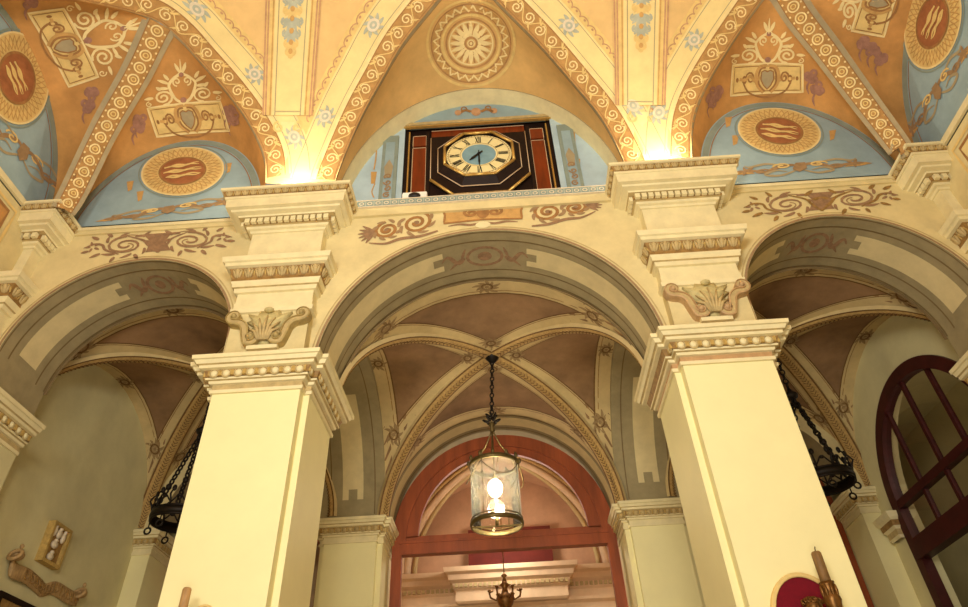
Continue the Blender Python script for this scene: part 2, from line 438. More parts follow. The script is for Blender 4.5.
def stack_parts(root, path):
    b = MB(); mould(b, path, [(0,ZT-.02,'plaster'),(0,5.70,'plaster')]); b.build('frieze_block', root)
    b = MB()
    mould(b, path, [(0,5.68,'trim_cream'),(.035,5.685,'trim_cream'),(.045,5.75,'trim_cream'),(.02,5.755,'trim_cream'),(.02,5.86,'trim_cream'),(.01,5.865,'trim_cream'),(.01,6.03,'trim_cream'),
       (.05,6.035,'trim_cream'),(.06,6.10,'trim_cream'),(.085,6.11,'trim_dirt_shade'),(.09,6.16,'trim_cream'),(.11,6.20,'trim_cream'),(.1,6.25,'gilt_brown'),(.15,6.40,'gilt_brown'),(.2,6.41,'trim_cream'),(.205,6.46,'trim_cream'),(.235,6.47,'trim_cream'),(.25,6.55,'trim_cream'),(-.05,6.56,'trim_dirt_shade')])
    e = b.build('entablature', root)
    b = MB(); leaves(b, path, .125, 6.325, .15, 'trim_dirt_shade', .16); b.build('leaf_band', e)
    b = MB(); mould(b, path, [(.015,6.54,'trim_cream'),(.015,7.22,'trim_cream'),(0,7.23,'trim_cream')]); b.build('frieze', root)
    b = MB()
    mould(b, path, [(.0,7.2,'trim_cream'),(.04,7.205,'trim_cream'),(.05,7.24,'trim_cream'),(.09,7.25,'trim_cream'),(.1,7.29,'trim_cream'),(.13,7.295,'trim_dirt_shade'),(.13,7.39,'gilt_brown'),(.2,7.395,'trim_dirt_shade'),(.21,7.42,'trim_cream'),
       (.29,7.43,'trim_cream'),(.3,7.46,'trim_cream'),(.36,7.465,'trim_cream'),(.37,7.615,'trim_cream'),(.39,7.62,'trim_cream'),(.395,7.655,'trim_cream'),(.39,7.66,'gilt_brown'),(.43,7.745,'gilt_brown'),(.455,7.75,'trim_cream'),(.46,7.79,'trim_cream'),(-.1,7.8,'trim_dirt_shade')])
    c = b.build('cornice', root)
    b = MB()
    bk = offset_path(path, .135, False); b.grid([[(q.x, q.y, 7.30) for q in bk], [(q.x, q.y, 7.385) for q in bk]], 'gilt_brown', False)
    for p, n, t, st in along(path, .13, .1, .01): b.obox((p.x+n.x*.02, p.y+n.y*.02, 7.345), (t.x*.036, t.y*.036, 0), (n.x*.035, n.y*.035, 0), (0,0,.042), 'trim_cream')
    b.build('dentil_row', c)
    b = MB(); leaves(b, path, .41, 7.70, .085, 'trim_dirt_shade', .12, .015); b.build('leaf_band', c)
def slab(mb, pts, half, y0, y1, m, m2):       # scroll band cut from thick stone: in-plane half width, front y0, back y1, raised edges
    n = len(pts); P = [Vector(p) for p in pts]; rows = []
    for i in range(n):
        t = (P[min(i+1, n-1)]-P[max(i-1, 0)]).normalized(); s = Vector((-t.y, t.x)); h = half[i] if isinstance(half, list) else half
        a, c = P[i]-s*h, P[i]+s*h; e, g = P[i]-s*h*.62, P[i]+s*h*.62
        rows.append([(a.x,y1,a.y),(a.x,y0,a.y),(e.x,y0-.012,e.y),(e.x,y0+.012,e.y),(g.x,y0+.012,g.y),(g.x,y0-.012,g.y),(c.x,y0,c.y),(c.x,y1,c.y)])
    for k, mm in enumerate((m,m,m,m2,m,m,m)): mb.grid([[r[k] for r in rows], [r[k+1] for r in rows]], mm, False)
    for r in (rows[0], rows[-1]): mb.add(r, [tuple(range(8))], m)
def console(root, x, mleaf, mscroll):
    y = YS
    for s in (-1, 1):
        b = MB()
        up = [(px, pz) for px, pz in spiral(.45, 5.565, .09, 1.35, -PI/2, 1, 20)][::-1]
        mid = [tuple(q) for q in smooth([(.45,5.475),(.36,5.46),(.29,5.39),(.26,5.27),(.224,5.13)], 6)]
        lo = [(px, pz) for px, pz in spiral(.165, 5.21, .1, 1.4, -PI*.3, -1, 22)]
        pts = up+mid[1:]+lo[1:]; n = len(pts)
        half = [.02+.032*math.sin(PI*min(1, max(0, (i-6)/(n-14)))) if 6 < i < n-8 else .02 for i in range(n)]
        slab(b, [(x+s*px, pz) for px, pz in pts], half, y-.12, y+.01, mscroll, 'trim_dirt_shade')
        for px, pz, r in ((.45,5.565,.035),(.165,5.21,.04)): b.ell((x+s*px, y-.11, pz), (r,0,0), (0,.05,0), (0,0,r), mscroll)
        b.build('scroll', root)
    b = MB()
    prof = [(0,5.08),(.07,5.12),(.09,5.2),(.15,5.26),(.12,5.3),(.22,5.37),(.18,5.42),(.29,5.5),(.22,5.53),(.3,5.64),(.16,5.6),(.13,5.68),(0,5.66)]
    out = [(px, pz) for px, pz in prof]+[(-px, pz) for px, pz in prof[-2:0:-1]]
    n = len(out); c0 = (0, 5.3); rows = []
    for f, yy in ((0,-.13),(.35,-.12),(.7,-.085),(1,-.05),(1,.01)): rows.append([(x+c0[0]+(px-c0[0])*f, y+yy, c0[1]+(pz-c0[1])*f) for px, pz in out])
    b.grid(rows, mleaf, True, True)
    for k in range(-3, 4):
        a = k*.33; L = .36-.03*abs(k); b.tube([(x+.02*k, y-.12, 5.14), (x+math.sin(a)*L*.5, y-.15, 5.18+math.cos(a)*L*.55), (x+math.sin(a)*L, y-.1, 5.2+math.cos(a)*L)], [.018,.022,.008], 'trim_dirt_shade' if mleaf != 'trim_dirt_shade' else 'trim_cream', 6)
    b.ell((x, y-.1, 5.65), (.07,0,0), (0,.05,0), (0,0,.035), mleaf)
    b.build('acanthus_leaf', root)
    b = MB(); b.box(x-.2, x+.2, y-.1, y+.02, 5.02, 5.08, 'trim_cream'); b.build('console_foot', root)

def pillar(x, label, mleaf, mscroll):
    root = thing('pillar', (x, D/2, -1.6), label, 'pillar')
    h, g = W/2, w_/2
    core = [(x-h,D),(x-h,0),(x-g,0),(x-g,-STEP),(x+g,-STEP),(x+g,0),(x+h,0),(x+h,D)]
    b = MB(); b.grid([[(p[0],p[1],-1.6) for p in core], [(p[0],p[1],ZC) for p in core]], 'shaft', False, True); b.build('shaft', root)
    b = MB(); capital(b, core, ZC, True, stripe='terracotta' if x > 0 else 'trim_dirt_shade'); cp = b.build('capital', root)
    b = MB(); eggs(b, core[1:7]+[(x+h,D)], ZC); b.add([], [], 'gilt'); b.build('egg_and_dart', cp)
    path = [(x-STK,.06),(x-STK,YS),(x+STK,YS),(x+STK,.06)]
    stack_parts(root, path); console(root, x, mleaf, mscroll)
    return root
pillar(-A, 'cream square pillar left of the clock, its scroll bracket greenish gilt', 'leaf_green', 'scroll_olive')
pillar(A, 'cream square pillar right of the clock, its scroll bracket tinted terracotta', 'leaf_green', 'scroll_pink')
for s, lab in ((-1, 'stepped cream end pilaster against the left nave wall'), (1, 'stepped cream end pilaster against the right nave wall')):
    root = thing('pilaster', (s*7.0, 0, -1.6), lab, 'pilaster')
    def P(pts): return pts if s < 0 else [(-a, b) for a, b in pts][::-1]
    b = MB(); cp_path = P([(-NAVE-.1,-STEP),(-6.755,-STEP),(-6.755,0),(-CORE,0),(-CORE,D)])
    mould(b, cp_path+[(-7.3,D)] if s < 0 else [(7.3,D)]+cp_path, [(0,-1.6,'plaster_side'),(0,ZC,'plaster_side')]); b.build('shaft', root)
    b = MB(); capital(b, cp_path, ZC); cp = b.build('capital', root)
    b = MB(); eggs(b, cp_path, ZC); b.build('egg_and_dart', cp)
    stack_parts(root, P([(-NAVE-.1,YS),(-6.785,YS),(-6.785,.06)]))

# ------------------------------------------------------------------ the great painted vault
VX, VY, VN, VH, VC, VZ = 6.7, 6.3, 12, 4.4, -6.5, 7.8
def vr(x, y): return ((abs(x)/VX)**VN+(abs(y-VC)/VY)**VN)**(1/VN)
def vz(x, y): r = vr(x, y); return VZ+VH*math.sqrt(max(0, 1-r*r))
def on_vault(px):
    d = ray(px); t0 = t = 0.0
    def F(t):
        p = EYE+d*t; r = vr(p.x, p.y)
        return 1.0 if r >= 1 else p.z-vz(p.x, p.y)
    while F(t) < 0 and t < 40: t0 = t; t += .1
    for _ in range(30):
        m = (t0+t)/2
        if F(m) < 0: t0 = m
        else: t = m
    return EYE+d*t0
def vnorm(p):
    e = 1e-3
    r = min(.999, vr(p.x, p.y)); q = Vector((p.x, p.y, 0))
    k = r/max(1e-6, vr(p.x, p.y)); x, y = p.x*k, VC+(p.y-VC)*k
    dx = (vz(x+e, y)-vz(x-e, y))/(2*e); dy = (vz(x, y+e)-vz(x, y-e))/(2*e)
    return Vector((dx, dy, -1)).normalized()
def chain(pxs, n=6): return [on_vault(tuple(p)) for p in smooth(pxs, n)]
CEN = chain([(335,180),(339.5,166),(360.7,117),(382,78),(403,42),(435,2),(452,-19),(467,-36),(482,-19),(497,0),(538,42),(572,81),(601.5,117),(622.7,156),(627,170)])
LPX = [(267,178),(264,152),(248,120),(226,90),(198,58),(180,38),(160,22),(140,14),(113,7),(71,-2),(30,-12),(-20,-20)]
RPX = [(690,158),(692,120),(704,88),(729,46),(761,0),(774,-14),(786,-16),(800,-20),(830,-32),(870,-46)]
LCH, RCH = chain(LPX), chain(RPX)
LCOR = chain([(160,24),(138,71),(106,127),(76,188),(66,206),(64,210)]); RCOR = chain([(783,-12),(798,14),(826,50),(854,88),(876,117),(897,145),(899,149)])
def polar(p): return math.atan2(p.x, p.y-VC), min(1, vr(p.x, p.y))
def rb_table():
    pts = []
    for ch in (CEN, LCH, RCH):
        pts += [polar(p) for p in ch]
    a = sorted(pts); return a
TAB = rb_table()
def rb(phi):
    if phi <= TAB[0][0]:
        t = (TAB[0][0]-phi)/.18; return min(1, TAB[0][1]+(1-TAB[0][1])*t)
    if phi >= TAB[-1][0]:
        t = (phi-TAB[-1][0])/.18; return min(1, TAB[-1][1]+(1-TAB[-1][1])*t)
    for (a, ra), (b, r2) in zip(TAB[:-1], TAB[1:]):
        if a <= phi <= b: return ra+(r2-ra)*(phi-a)/max(1e-9, b-a)
    return 1
def vault_point(phi, r):
    s, c = math.sin(phi), math.cos(phi); rho = 1/((abs(s)/VX)**VN+(abs(c)/VY)**VN)**(1/VN)
    x, y = rho*r*s, VC+rho*r*c; return Vector((x, y, VZ+VH*math.sqrt(max(0, 1-r*r))))
vault = MB()
phis = sorted(set([round(-PI+2*PI*k/240, 4) for k in range(241)]+[round(p[0], 4) for p in TAB]+[round(-1.3+2.6*k/400, 4) for k in range(401)]))
rows = []
for ph in phis:
    r0 = rb(ph); a0 = math.asin(min(1, r0)); rows.append([vault_point(ph, r0)-Vector((0,0,.2*max(0, min(1, (r0-.97)/.03))))]+[vault_point(ph, math.sin(max(.02, a0*(1-k/30)))) for k in range(31)])
vault.grid(rows, 'vault_ochre', True)
VS = Surf(vault.bvh())
def inward(ch, flip=1):
    out = []
    n = len(ch)
    for i, p in enumerate(ch):
        t = (ch[min(i+1, n-1)]-ch[max(i-1, 0)]).normalized(); nn = vnorm(p); out.append((nn.cross(t)).normalized()*flip)
    return out
def snap(p):
    if vr(p.x, p.y) >= .999: return p
    return Vector((p.x, p.y, vz(p.x, p.y)))
def band(mb, ch, w0, w1, m, lift, flip=1, sides=None):
    sd = sides or inward(ch, flip); rows = []
    for p, s in zip(ch, sd):
        nn = vnorm(p); row = []
        for k in range(3):
            q = p+s*(w0+(w1-w0)*k/2); row.append(snap(q)+vnorm(snap(q))*lift)
        rows.append(row)
    mb.grid(rows, m, True)
def smooth_sides(ch, flip):
    s = inward(ch, flip)
    for _ in range(4): s = [s[0]]+[(s[i-1]+s[i]*2+s[i+1]).normalized() for i in range(1, len(s)-1)]+[s[-1]]
    return s
def scroll_line(mb, ch, sd, wc, r, step, m, m2, wd):
    st = Strip([p for p in ch], sd, [vnorm(p) for p in ch]); L = st.L[-1]; n = int(L/step)
    class SS:
        def at(s, uv):
            p, nn = st.at(uv); q = snap(p); return q, vnorm(q)
    ss = SS()
    for i in range(n):
        c = (i+.5)*step
        d = 1 if i % 2 else -1
        stroke(mb, ss, spiral(c, wc+d*.015, r, 1.5, -d*PI/2, d, 14), wd, m, .014)
        for q in range(4): stroke(mb, ss, [(c+d*.02+(.02+.1*j/4)*math.cos(q*.7-d*1.2), wc-d*.05-d*(.1*j/4)*math.sin(.4+q*.6)) for j in range(5)], .022, m2, .0125, taper=True)
        stroke(mb, ss, [(c-step*.5+step*k/6, wc-d*.11*math.cos(PI*(k/6-.5))*1.0) for k in range(7)], wd*.8, m2, .013)
def flat_edges(mb, ch, sd, ws, m, lift, w=.016):
    for q in ws: band(mb, ch, q-w/2, q+w/2, m, lift, 1, sd)
def rosettes(mb, ch, sd, wc, fr, mring, mcore, mleafs):
    st = Strip(ch, sd, [vnorm(p) for p in ch])
    class SS:
        def at(s, uv):
            p, nn = st.at(uv); q = snap(p); return q, vnorm(q)
    ss = SS()
    for f in fr:
        c = st.L[-1]*f
        for k in range(8):
            a = k*PI/4; stroke(mb, ss, [(c+(.05+.14*j/4)*math.cos(a+.1*j), wc+(.05+.11*j/4)*math.sin(a+.1*j)) for j in range(5)], .06, mleafs, .016, taper=True)
        fill(mb, ss, circ(c, wc, .1, .1, 16), mring, .030, 1); fill(mb, ss, circ(c, wc, .06, .06, 14), mcore, .033, 1); fill(mb, ss, circ(c, wc, .025, .025, 10), mring, .036, 1)
for ch, fl, fr in ((CEN, -1, (.12,.3,.7,.88)), (LCH, 1, (.1,.3,.52)), (RCH, -1, (.16,.42,.7))):
    sd = smooth_sides(ch, fl)
    test = ch[len(ch)//2]+sd[len(ch)//2]*.3
    if (Vector((test.x, test.y-VC)).length > Vector((ch[len(ch)//2].x, ch[len(ch)//2].y-VC)).length): sd = [-q for q in sd]
    band(vault, ch, -.01, .31, 'band_scroll', .004, 1, sd)
    band(vault, ch, .31, .36, 'paint_light', .005, 1, sd)
    band(vault, ch, .36, .74, 'paint_cream', .008, 1, sd)
    band(vault, ch, .74, .9, 'paint_ochre' if 0 else 'paint_gold', .006, 1, sd)
    flat_edges(vault, ch, sd, (.02,.3,), 'paint_brown', .009)
    flat_edges(vault, ch, sd, (.40,.70), 'paint_grey', .011, .012)
    pass
    scroll_line(vault, ch, sd, .16, .1, .26, 'paint_light', 'paint_gold', .022)
    rosettes(vault, ch, sd, .55, fr, 'ivory', 'paint_bluegrey', 'paint_bluegrey')
    st = Strip(ch, sd, [vnorm(p) for p in ch])
    class SS2:
        def at(s, uv):
            p, nn = st.at(uv); q = snap(p); return q, vnorm(q)
    k = .9
    while k < st.L[-1]-(.9 if ch is CEN else .1):
        stroke(vault, SS2(), [(k+.09-.09*math.cos(PI*q/6), .78+.07*math.sin(PI*q/6)) for q in range(7)], .02, 'paint_red', .010); fill(vault, SS2(), circ(k+.09, .81, .022, .02, 8), 'paint_red', .011, 1); k += .18
# spine panels that rise from the two pillars
for px, fields in (([(257,100),(266,100)], 0),):
    pass
def spine(base, top, hw, x_lab):
    L = [(base[0]-hw*.9, base[1]), (top[0]-hw, top[1])]; R = [(base[0]+hw*.9, base[1]), (top[0]+hw, top[1])]
    def lerp(seg, t): return (seg[0][0]+(seg[1][0]-seg[0][0])*t, seg[0][1]+(seg[1][1]-seg[0][1])*t)
    class SP:
        def at(s, uv):
            a, b = (uv[0]+1)/2, (uv[1]+1)/2; l, r = lerp(L, b), lerp(R, b)
            return VS.at((l[0]+(r[0]-l[0])*a, l[1]+(r[1]-l[1])*a))
    sp = SP()
    def strip(a, b, m, lift):
        rows = []
        for k in range(17):
            t = -1+2*k/16; row = []
            for j in range(4):
                h = sp.at((a+(b-a)*j/3, t)); row.append(h[0]+h[1]*lift)
            rows.append(row)
        vault.grid(rows, m, True)
    strip(-1.55, 1.55, 'paint_gold', .024); strip(-1.0, 1.0, 'paint_cream', .027)
    for q in (-1.5,-1.35,1.35,1.5): strip(q-.05, q+.05, 'paint_red', .029)
    for q in (-1.08, 1.08): strip(q-.04, q+.04, 'paint_ochre', .030)
    for q in (-.78, .78): strip(q-.03, q+.03, 'paint_grey', .030)
    stroke(vault, sp, [(-.78,-.94),(.78,-.94)], .014, 'paint_grey', .031)
    y = 1.0
    for k, (hh, ww, mm) in enumerate(((.2,.55,'paint_bluegrey'),(.17,.5,'paint_gold'),(.22,.62,'paint_bluegrey'),(.2,.5,'paint_bluegrey'),(.16,.34,'paint_gold'),(.12,.2,'paint_gold'))):
        for j in range(-3, 4):
            a = -PI/2+j*.42
            stroke(vault, sp, [(ww*1.1*i/5*math.cos(a), y-.02+hh*1.15*i/5*math.sin(a)) for i in range(6)], .06, mm, .032, taper=True)
        for f in (-1, 1): stroke(vault, sp, [(f*x, yy) for x, yy in spiral(ww*.75, y-hh*.4, .16, 1.2, PI/2, -1, 12, 1, .42)], .03, mm, .037)
        fill(vault, sp, circ(0, y-.03, .13, .05, 10), 'paint_ochre', .042, 1)
        y -= hh*.95
spine((288,116), (294,-4), 18, 'l'); spine((640,106), (641,-6), 18, 'r')
for cx, cy in ((288,128),(642,118)):
    for f in (-1, 1): stroke(vault, VS, [(cx+f*x, cy+yy) for x, yy in spiral(9, 0, 6, 1.3, -PI/2, 1, 14)], .035, 'paint_gold', .016)
    fill(vault, VS, [(cx-7,cy-6),(cx+7,cy-6),(cx+5,cy+4),(cx,cy+9),(cx-5,cy+4)], 'paint_light', .014, 2)
tag(vault.build('ceiling'), 'ochre painted vault with cream rosette bands and scroll borders', 'ceiling', kind='structure')

# ------------------------------------------------------------------ lunettes
def resample(ch, n):
    L = [0]
    for a, b in zip(ch[:-1], ch[1:]): L.append(L[-1]+(b-a).length)
    out = []; i = 0
    for k in range(n+1):
        u = L[-1]*k/n
        while i < len(L)-2 and L[i+1] < u: i += 1
        t = (u-L[i])/max(1e-9, L[i+1]-L[i]); out.append(ch[i].lerp(ch[i+1], min(1, t)))
    return out
def near_idx(ch, p): return min(range(len(ch)), key=lambda i: (ch[i]-p).length)
WEBS = []
def web(left_leg, right_leg, arc, m, name, label, paint=None, edge=.1):
    """left_leg runs from its foot up to the apex, right_leg from the apex down to its foot; arc(t) for t in 0..1 along the wall arch"""
    N, M = 24, 14
    g = resample(left_leg, N)+resample(right_leg, N)[1:]
    a = [arc(k/(2*N)) for k in range(2*N+1)]
    rows = [[a[k].lerp(g[k], j/M)+Vector((0,0,.12*math.sin(PI*j/M)*math.sin(PI*k/(2*N)))) for j in range(M+1)] for k in range(2*N+1)]
    mb = MB(); mb.grid(rows, m, True); sf = Surf(mb.bvh())
    # grey painted border inside the groin
    rr = []
    for k in range(2*N+1):
        d = (rows[k][M]-rows[k][0]).length
        t = max(0, 1-edge/max(.02, d)*(1.0+.6*abs(1-k/N)))
        q = rows[k][0].lerp(rows[k][M], t)+Vector((0,0,.12*math.sin(PI*t)*math.sin(PI*k/(2*N))))
        rr.append([rows[k][M], q])
    mid = Vector((0, -6, 4))
    for (k0, lift, mm, f0, f1) in ((0,.006,'paint_grey',0,1),(0,.009,'paint_brown',.93,1.05)):
        mb.grid([[p.lerp(q, f)+((mid-p).normalized())*lift for f in (f0, f1)] for p, q in rr], mm, False)
    if paint: paint(mb, sf)
    WEBS.append(sf.b)
    return tag(mb.build(name), label, 'ceiling', kind='structure'), sf
EA, EB, EZ = 2.36, 3.22, 7.76
def arc_c(t): th = PI*(1-t); return Vector((EA*math.cos(th), 0, EZ+EB*math.sin(th)))
iap = near_idx(CEN, on_vault((467,-36)))
def paint_centre(mb, sf):
    c = (471,43)
    for r, w, m in ((44,.05,'paint_gold'),(40,.03,'medal_brown'),(36.5,.09,'paint_ochre'),(32,.03,'medal_brown'),(29,.05,'paint_gold'),(25,.035,'medal_brown'),(22,.03,'paint_light')):
        stroke(mb, sf, circ(c[0], c[1], r, r*.98, 48), w, m, .008, closed=True)
    for k in range(24):
        a = k*PI/12; stroke(mb, sf, [(c[0]+(35+3*math.sin(i*1.6))*math.cos(a+.06*i), c[1]+(35+3*math.sin(i*1.6))*math.sin(a+.06*i)) for i in range(5)], .03, 'paint_light', .012)
    for k in range(16):
        a = k*PI/8; stroke(mb, sf, [(c[0]+(7+14*i/5)*math.cos(a), c[1]+(7+14*i/5)*math.sin(a)) for i in range(6)], .085, 'paint_light', .010, taper=True)
        stroke(mb, sf, [(c[0]+(8+12*i/3)*math.cos(a+.2), c[1]+(8+12*i/3)*math.sin(a+.2)) for i in range(4)], .03, 'medal_brown', .009)
    stroke(mb, sf, circ(c[0], c[1], 6, 6, 20), .035, 'medal_brown', .013, closed=True)
    fill(mb, sf, circ(c[0], c[1], 4, 4, 14), 'paint_light', .014, 2)
    stroke(mb, sf, circ(c[0], c[1], 2.2, 2.2, 12), .02, 'medal_brown', .017, closed=True)
web(CEN[:iap+1], CEN[iap:], arc_c, 'web_gold', 'ceiling', 'golden vault segment with a round rosette above the clock arch', paint_centre)
def cartouche(mb, sf, bl, br, tr, tl, up):
    """cream tablet with shield and garland, and the scroll crest that stands on it (up: px vector from the tablet to the crest tip)"""
    fr = Frame(sf, bl, br, tr, tl)
    P = [(-1,-1),(-.5,-.94),(0,-.92),(.5,-.94),(1,-1),(1,1),(.5,1.06),(0,1.08),(-.5,1.06),(-1,1)]
    fill(mb, fr, P, 'paint_gold', .006, 7); stroke(mb, fr, P, .03, 'paint_light', .010, closed=True)
    stroke(mb, fr, [(x*.93, y*.84) for x, y in P], .014, 'paint_brown', .010, closed=True)
    for f in (-1, 1):
        stroke(mb, fr, [(f*x, y) for x, y in smooth([(.2,.2),(.34,-.1),(.48,.25),(.62,0),(.78,.05)])], .05, 'paint_ochre', .012)
        stroke(mb, fr, [(f*x, y) for x, y in spiral(.48,.1,.13,1.4,0,1,14,1,3.4)], .03, 'paint_brown', .013)
        fill(mb, fr, circ(f*.64, 0, .07, .28, 12), 'paint_brown', .012, 2); fill(mb, fr, circ(f*.64, 0, .03, .12, 10), 'paint_gold', .015, 1)
        fill(mb, fr, circ(f*.84, 0, .04, .16, 8), 'paint_brown', .012, 2)
        stroke(mb, fr, smooth([(f*.66,-.25),(f*.5,-.85),(f*.2,-1.15),(0,-1.2)]), .03, 'paint_brown', .013)
        stroke(mb, fr, smooth([(f*.02,.95),(f*.22,.85),(f*.32,.3),(f*.28,-.35),(f*.1,-.9)]), .05, 'paint_ochre', .013)
        stroke(mb, fr, smooth([(f*.05,.8),(f*.19,.7),(f*.25,.2),(f*.22,-.35),(f*.06,-.8)]), .03, 'paint_brown', .014)
    fill(mb, fr, [(-.17,.5),(-.08,.62),(0,.52),(.08,.62),(.17,.5),(.18,0),(.1,-.4),(0,-.66),(-.1,-.4),(-.18,0)], 'paint_grey', .014, 3)
    stroke(mb, fr, [(-.17,.5),(-.08,.62),(0,.52),(.08,.62),(.17,.5),(.18,0),(.1,-.4),(0,-.66),(-.1,-.4),(-.18,0)], .02, 'paint_brown', .018, closed=True)
    a, b = Vector(tl), Vector(tr); u = Vector(up)
    cr = Frame(sf, a, b, b+u, a+u)
    for f in (-1, 1):
        stroke(mb, cr, [(f*x, y) for x, y in spiral(.55,-.62,.28,1.8,-PI/2,-1,22,1,1.15)], .035, 'paint_light', .010)
        stroke(mb, cr, [(f*x, y) for x, y in smooth([(.05,-.9),(.2,-.75),(.32,-.4),(.36,-.1),(.22,.15),(.06,.3),(0,.45)])], .045, 'paint_light', .011)
        stroke(mb, cr, [(f*x, y) for x, y in spiral(.14,0,.13,1.3,-PI/2,1,14,1,1.5)], .025, 'paint_light', .012)
        for x, y, an, l in ((.38,-.05,.6,.35),(.36,.1,1.1,.3),(.4,-.25,.1,.3),(.82,-.6,-.1,.25),(.05,.4,1.3,.4),(.6,-.3,.9,.2)):
            stroke(mb, cr, [(f*(x+l*k/4*math.cos(an)), y+l*k/4*math.sin(an)) for k in range(5)], .055, 'paint_light', .012, taper=True)
        stroke(mb, cr, [(f*x, y) for x, y in spiral(.94,-.85,.1,1.2,PI/2,-1,12,1,1.2)], .02, 'paint_light', .012)
    fill(mb, cr, circ(0,.28,.07,.1,10), 'paint_purple', .014, 2); fill(mb, cr, circ(0,-.8,.09,.12,10), 'paint_purple', .014, 2)
    stroke(mb, cr, [(0,.3),(0,.95)], .03, 'paint_light', .013, taper=True)
def grapes(mb, sf, pts):
    for x, y in pts:
        for k in range(5):
            a = k*1.9+x; stroke(mb, sf, circ(x+4*math.cos(a), y+4*math.sin(a), 2.6, 2.6, 10), .05, 'paint_purple', .008, closed=True)
        stroke(mb, sf, smooth([(x-2,y+4),(x-5,y+11),(x-3,y+18)]), .035, 'paint_purple', .008, taper=True)
def paint_left(mb, sf):
    cartouche(mb, sf, (157,137), (230,131), (221,101), (147,108), (-4,-47)); grapes(mb, sf, [(137,127),(140,120),(234,118),(230,112)])
def paint_lwall(mb, sf):
    cartouche(mb, sf, (28,13), (69,87), (99,77), (64,8), (66,-22)); grapes(mb, sf, [(92,94),(88,106),(30,2)])
def paint_right(mb, sf):
    cartouche(mb, sf, (730,96), (803,92), (803,64), (732,65), (2,-48)); grapes(mb, sf, [(812,76),(818,88),(716,92),(712,100)])
def paint_rwall(mb, sf):
    cartouche(mb, sf, (884,37), (904,-25), (876,-33), (851,31), (-40,-28)); grapes(mb, sf, [(872,50),(864,44),(880,58)])
def apex_split(ch, px):
    p = on_vault(px); i = near_idx(ch, p); return i
SA, SB, SZL = 1.56, 2.18, 7.76
def arc_side(cx):
    def f(t): th = PI*(1-t); return Vector((cx+SA*math.cos(th), 0, SZL+SB*math.sin(th)))
    return f
i1 = near_idx(LCH, LCOR[0])
web(LCOR[::-1], [LCOR[0]]+LCH[:i1+1][::-1], arc_side(-5.08), 'web_orange', 'ceiling', 'orange vault segment with shield tablet over the blue lunette left of the clock', paint_left)
def arc_wall(s, yc, sa):
    def f(t):
        th = PI*t if s > 0 else PI*(1-t)
        return Vector((s*NAVE, yc+sa*math.cos(th)*(1), SZL+2.2*math.sin(th)))
    return f
LE = [LCH[-1].lerp(Vector((-6.6,-4.6,7.9)), k/8) for k in range(9)]
LE = [snap(p) for p in LE]
web(LE[::-1]+LCH[i1:][::-1], LCOR, arc_wall(-1, -2.2, 2.1), 'web_orange', 'ceiling', 'orange vault segment with shield tablet above the left side wall', paint_lwall)
i2 = near_idx(RCH, RCOR[0])
web(RCH[:i2+1]+[RCOR[0]], RCOR, arc_side(5.08), 'web_orange', 'ceiling', 'orange vault segment with shield tablet over the blue lunette right of the clock', paint_right)
RE = [snap(RCH[-1].lerp(Vector((6.6,-4.6,7.9)), k/8)) for k in range(9)]
web(RCOR[::-1], RCH[i2:]+RE[1:], arc_wall(1, -2.2, 2.1), 'web_orange', 'ceiling', 'orange vault segment with shield tablet above the right side wall', paint_rwall)
# corner ribs
for ch, lab in ((LCOR, 'left corner vault rib painted with a chain of gold rings'), (RCOR, 'right corner vault rib painted with a chain of gold rings')):
    mb = MB(); sd = []; ns = []
    up = (EYE+Vector((0,3,2)))
    for i, p in enumerate(ch):
        t = (ch[min(i+1,len(ch)-1)]-ch[max(i-1,0)]).normalized(); n = (EYE+Vector((0,1,5))-p).normalized(); s = n.cross(t).normalized(); sd.append(s); ns.append(s.cross(t).normalized() if s.cross(t).dot(n) > 0 else -s.cross(t).normalized())
    def onweb(p, s, n, u):
        o = p+s*u+n*.6; best = None
        for bv in WEBS:
            h = bv.ray_cast(o, -n, 1.0)
            if h[0] is not None and (best is None or h[3] < best): best = h[3]
        best = .6+abs(u)*.3 if best is None else min(best, .6+abs(u)*.5)
        return o-n*best
    NR = len(ch)
    def wk(i): return 1-.4*i/(NR-1)
    class RB:
        L = Strip(ch, sd, ns).L
        def at(q, uv):
            i = 0
            while i < NR-2 and q.L[i+1] < uv[0]: i += 1
            t = max(0, min(1, (uv[0]-q.L[i])/max(1e-6, q.L[i+1]-q.L[i])))
            return onweb(ch[i].lerp(ch[i+1], t), sd[i].lerp(sd[i+1], t).normalized(), ns[i].lerp(ns[i+1], t).normalized(), uv[1]*wk(i+t)), ns[i]
    st = RB()
    for w0, w1, m, lift in ((-.25,.25,'paint_grey',.016),(-.165,.165,'paint_brown',.022),(-.15,.15,'band_scroll',.027)):
        mb.grid([[onweb(p, s, n, wk(i)*(w0+(w1-w0)*k/6))+n*lift for k in range(7)] for i, (p, s, n) in enumerate(zip(ch, sd, ns))], m, True)
    L = st.L[-1]; k = .12
    while k < L-.1:
        stroke(mb, st, circ(k, 0, .08, .085, 16), .024, 'paint_light', .036, closed=True); stroke(mb, st, circ(k, 0, .035, .04, 10), .018, 'paint_gold', .036, closed=True)
        for q in (-.13,.13): fill(mb, st, circ(k, q, .018, .018, 8), 'paint_light', .034, 1); fill(mb, st, circ(k+.11, q, .018, .018, 8), 'paint_light', .034, 1)
        k += .22
    tag(mb.build('trim_1' if ch is LCOR else 'trim_2'), lab, 'rib', kind='structure')

